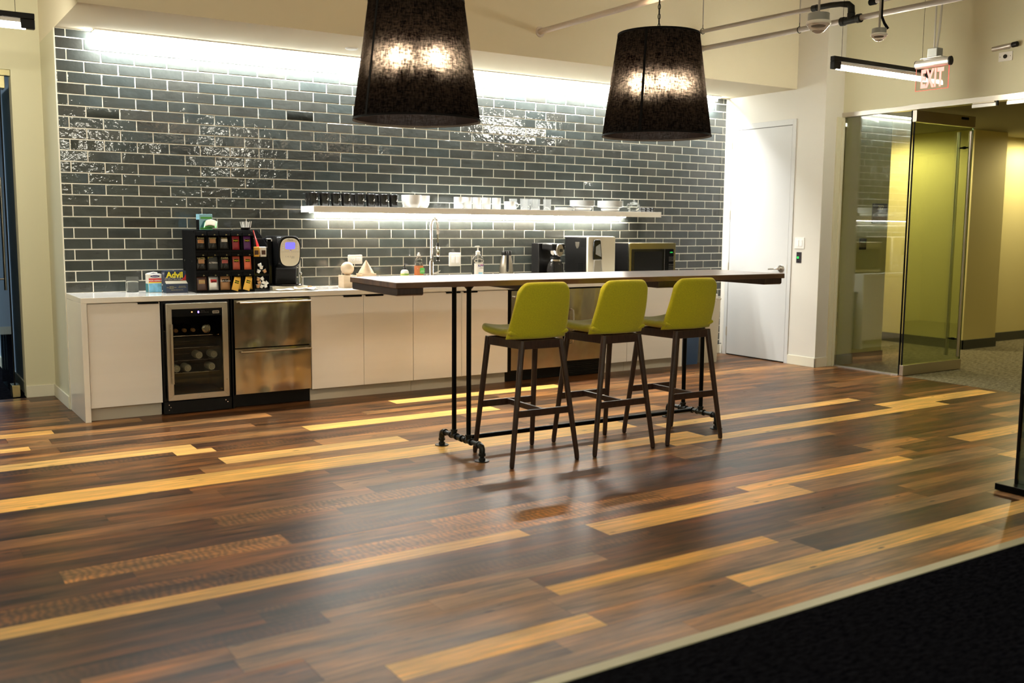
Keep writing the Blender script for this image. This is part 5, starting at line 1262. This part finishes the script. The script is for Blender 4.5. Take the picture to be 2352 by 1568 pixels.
# bins in the corner beside the counter
def bin_(label, x0, x1, y0, y1, h, m):
    t = thing('waste_bin', label, 'bin', ((x0+x1)/2, (y0+y1)/2, 0), None)
    cx, cy = (x0+x1)/2, (y0+y1)/2
    rg = []
    for z, k in ((0, .88), (h*.97, 1.0), (h*.97, 1.04), (h, 1.04), (h, .95), (h*.3, .85)):
        rg.append([Vector((cx+(p[0]-cx)*k, cy+(p[1]-cy)*k, z)) for p in rrect(x0, x1, y0, y1, .03)])
    MB().loft(rg, cap=True).build('bin_body', m, t, smooth=50)
    return t
t = bin_('blue recycling bin in the gap right of the counter', 5.905, 6.16, -.60, -.20, .70, 'blue_bin')
t = bin_('pale waste bin with a white liner, between the blue bin and the tiles', 6.20, 6.46, -.58, -.22, .70, 'beige_panel')
def liner(u, v):
    a = u*PI; return (6.33+.145*math.cos(a)*(1+.03*math.sin(9*a)), -.40+.195*math.sin(a)*(1+.03*math.cos(7*a)), .705+v*.035)
MB().pillow(liner, 40, 4, .006, .5).build('liner', 'paper', t, smooth=70)

# ------------------------------------------------------------------ light
def area(name, loc, rot, sx, sy, power, col, cam=True):
    l = bpy.data.lights.new(name, 'AREA'); l.shape = 'RECTANGLE'; l.size = sx; l.size_y = sy; l.energy = power; l.color = col
    o = bpy.data.objects.new(name, l); COL.objects.link(o); o.location = loc; o.rotation_euler = rot
    return o
def spot(name, loc, aim, power, col, ang, blend=.5, r=.05):
    l = bpy.data.lights.new(name, 'SPOT'); l.energy = power; l.color = col; l.spot_size = RAD(ang); l.spot_blend = blend; l.shadow_soft_size = r
    o = bpy.data.objects.new(name, l); COL.objects.link(o); o.location = loc
    o.rotation_euler = (Vector(aim)-Vector(loc)).to_track_quat('-Z', 'Y').to_euler()
    return o
# recessed cans of the hall
for i, (x, y, lab) in enumerate(((9.10, -.45, 'recessed downlight in the hall ceiling behind the shaded lime wall'), (11.35, -1.55, 'recessed downlight in the hall ceiling near the far lime wall'), (9.3, -4.2, 'recessed downlight in the hall ceiling nearest the opening'))):
    t = thing('downlight', lab, 'light', (x, y, 2.64), 'downlights in the hall ceiling')
    MB().lathe([(.085, -.004), (.085, -.0005), (.065, -.0005), (.062, -.004), (.085, -.004)], (x, y, 2.64), 32).build('trim_ring', 'white_plastic', t)
    MB().cyl((x, y, 2.6385), (x, y, 2.6395), .060, seg=24).build('lens', 'can_light', t)
    spot('downlight_beam', (x, y, 2.63), (x, y, 0), (100, 84, 60)[i], (1., .87, .55), (400, 380, 110)[i], .45)
area('left_room_panel', (-2.2, 3.0, 2.98), (0, 0, 0), 1.2, 1.2, 55, (.66, .84, 1.))
w = bpy.data.worlds.new('world'); S.world = w; w.use_nodes = True
w.node_tree.nodes['Background'].inputs['Color'].default_value = (.9, .7, .4, 1); w.node_tree.nodes['Background'].inputs['Strength'].default_value = 0.0

# ------------------------------------------------------------------ camera
cam = bpy.data.cameras.new('camera'); co = bpy.data.objects.new('camera', cam); COL.objects.link(co)
yaw, pitch, roll = .5772, -.1165, .0075
fw = Vector((math.sin(yaw)*math.cos(pitch), math.cos(yaw)*math.cos(pitch), math.sin(pitch)))
rt = Vector((math.cos(yaw), -math.sin(yaw), 0)); up = rt.cross(fw)
r2 = rt*math.cos(roll)+up*math.sin(roll); u2 = up*math.cos(roll)-rt*math.sin(roll)
co.matrix_world = Matrix(((r2.x, u2.x, -fw.x, -1.2383), (r2.y, u2.y, -fw.y, -8.2377), (r2.z, u2.z, -fw.z, 1.450), (0, 0, 0, 1)))
cam.sensor_width = 36; cam.lens = 2251.4*36/2352
cam.dof.use_dof = True; cam.dof.focus_distance = 7.6; cam.dof.aperture_fstop = 1.8
cam.clip_end = 60
S.camera = co
S.view_settings.view_transform = 'Standard'; S.view_settings.look = 'None'; S.view_settings.gamma = 1; S.view_settings.exposure = .80
S.view_settings.use_curve_mapping = False
S.cycles.use_denoising = True
S.cycles.max_bounces = 10; S.cycles.diffuse_bounces = 5; S.cycles.transparent_max_bounces = 16
S.cycles.sample_clamp_indirect = 6
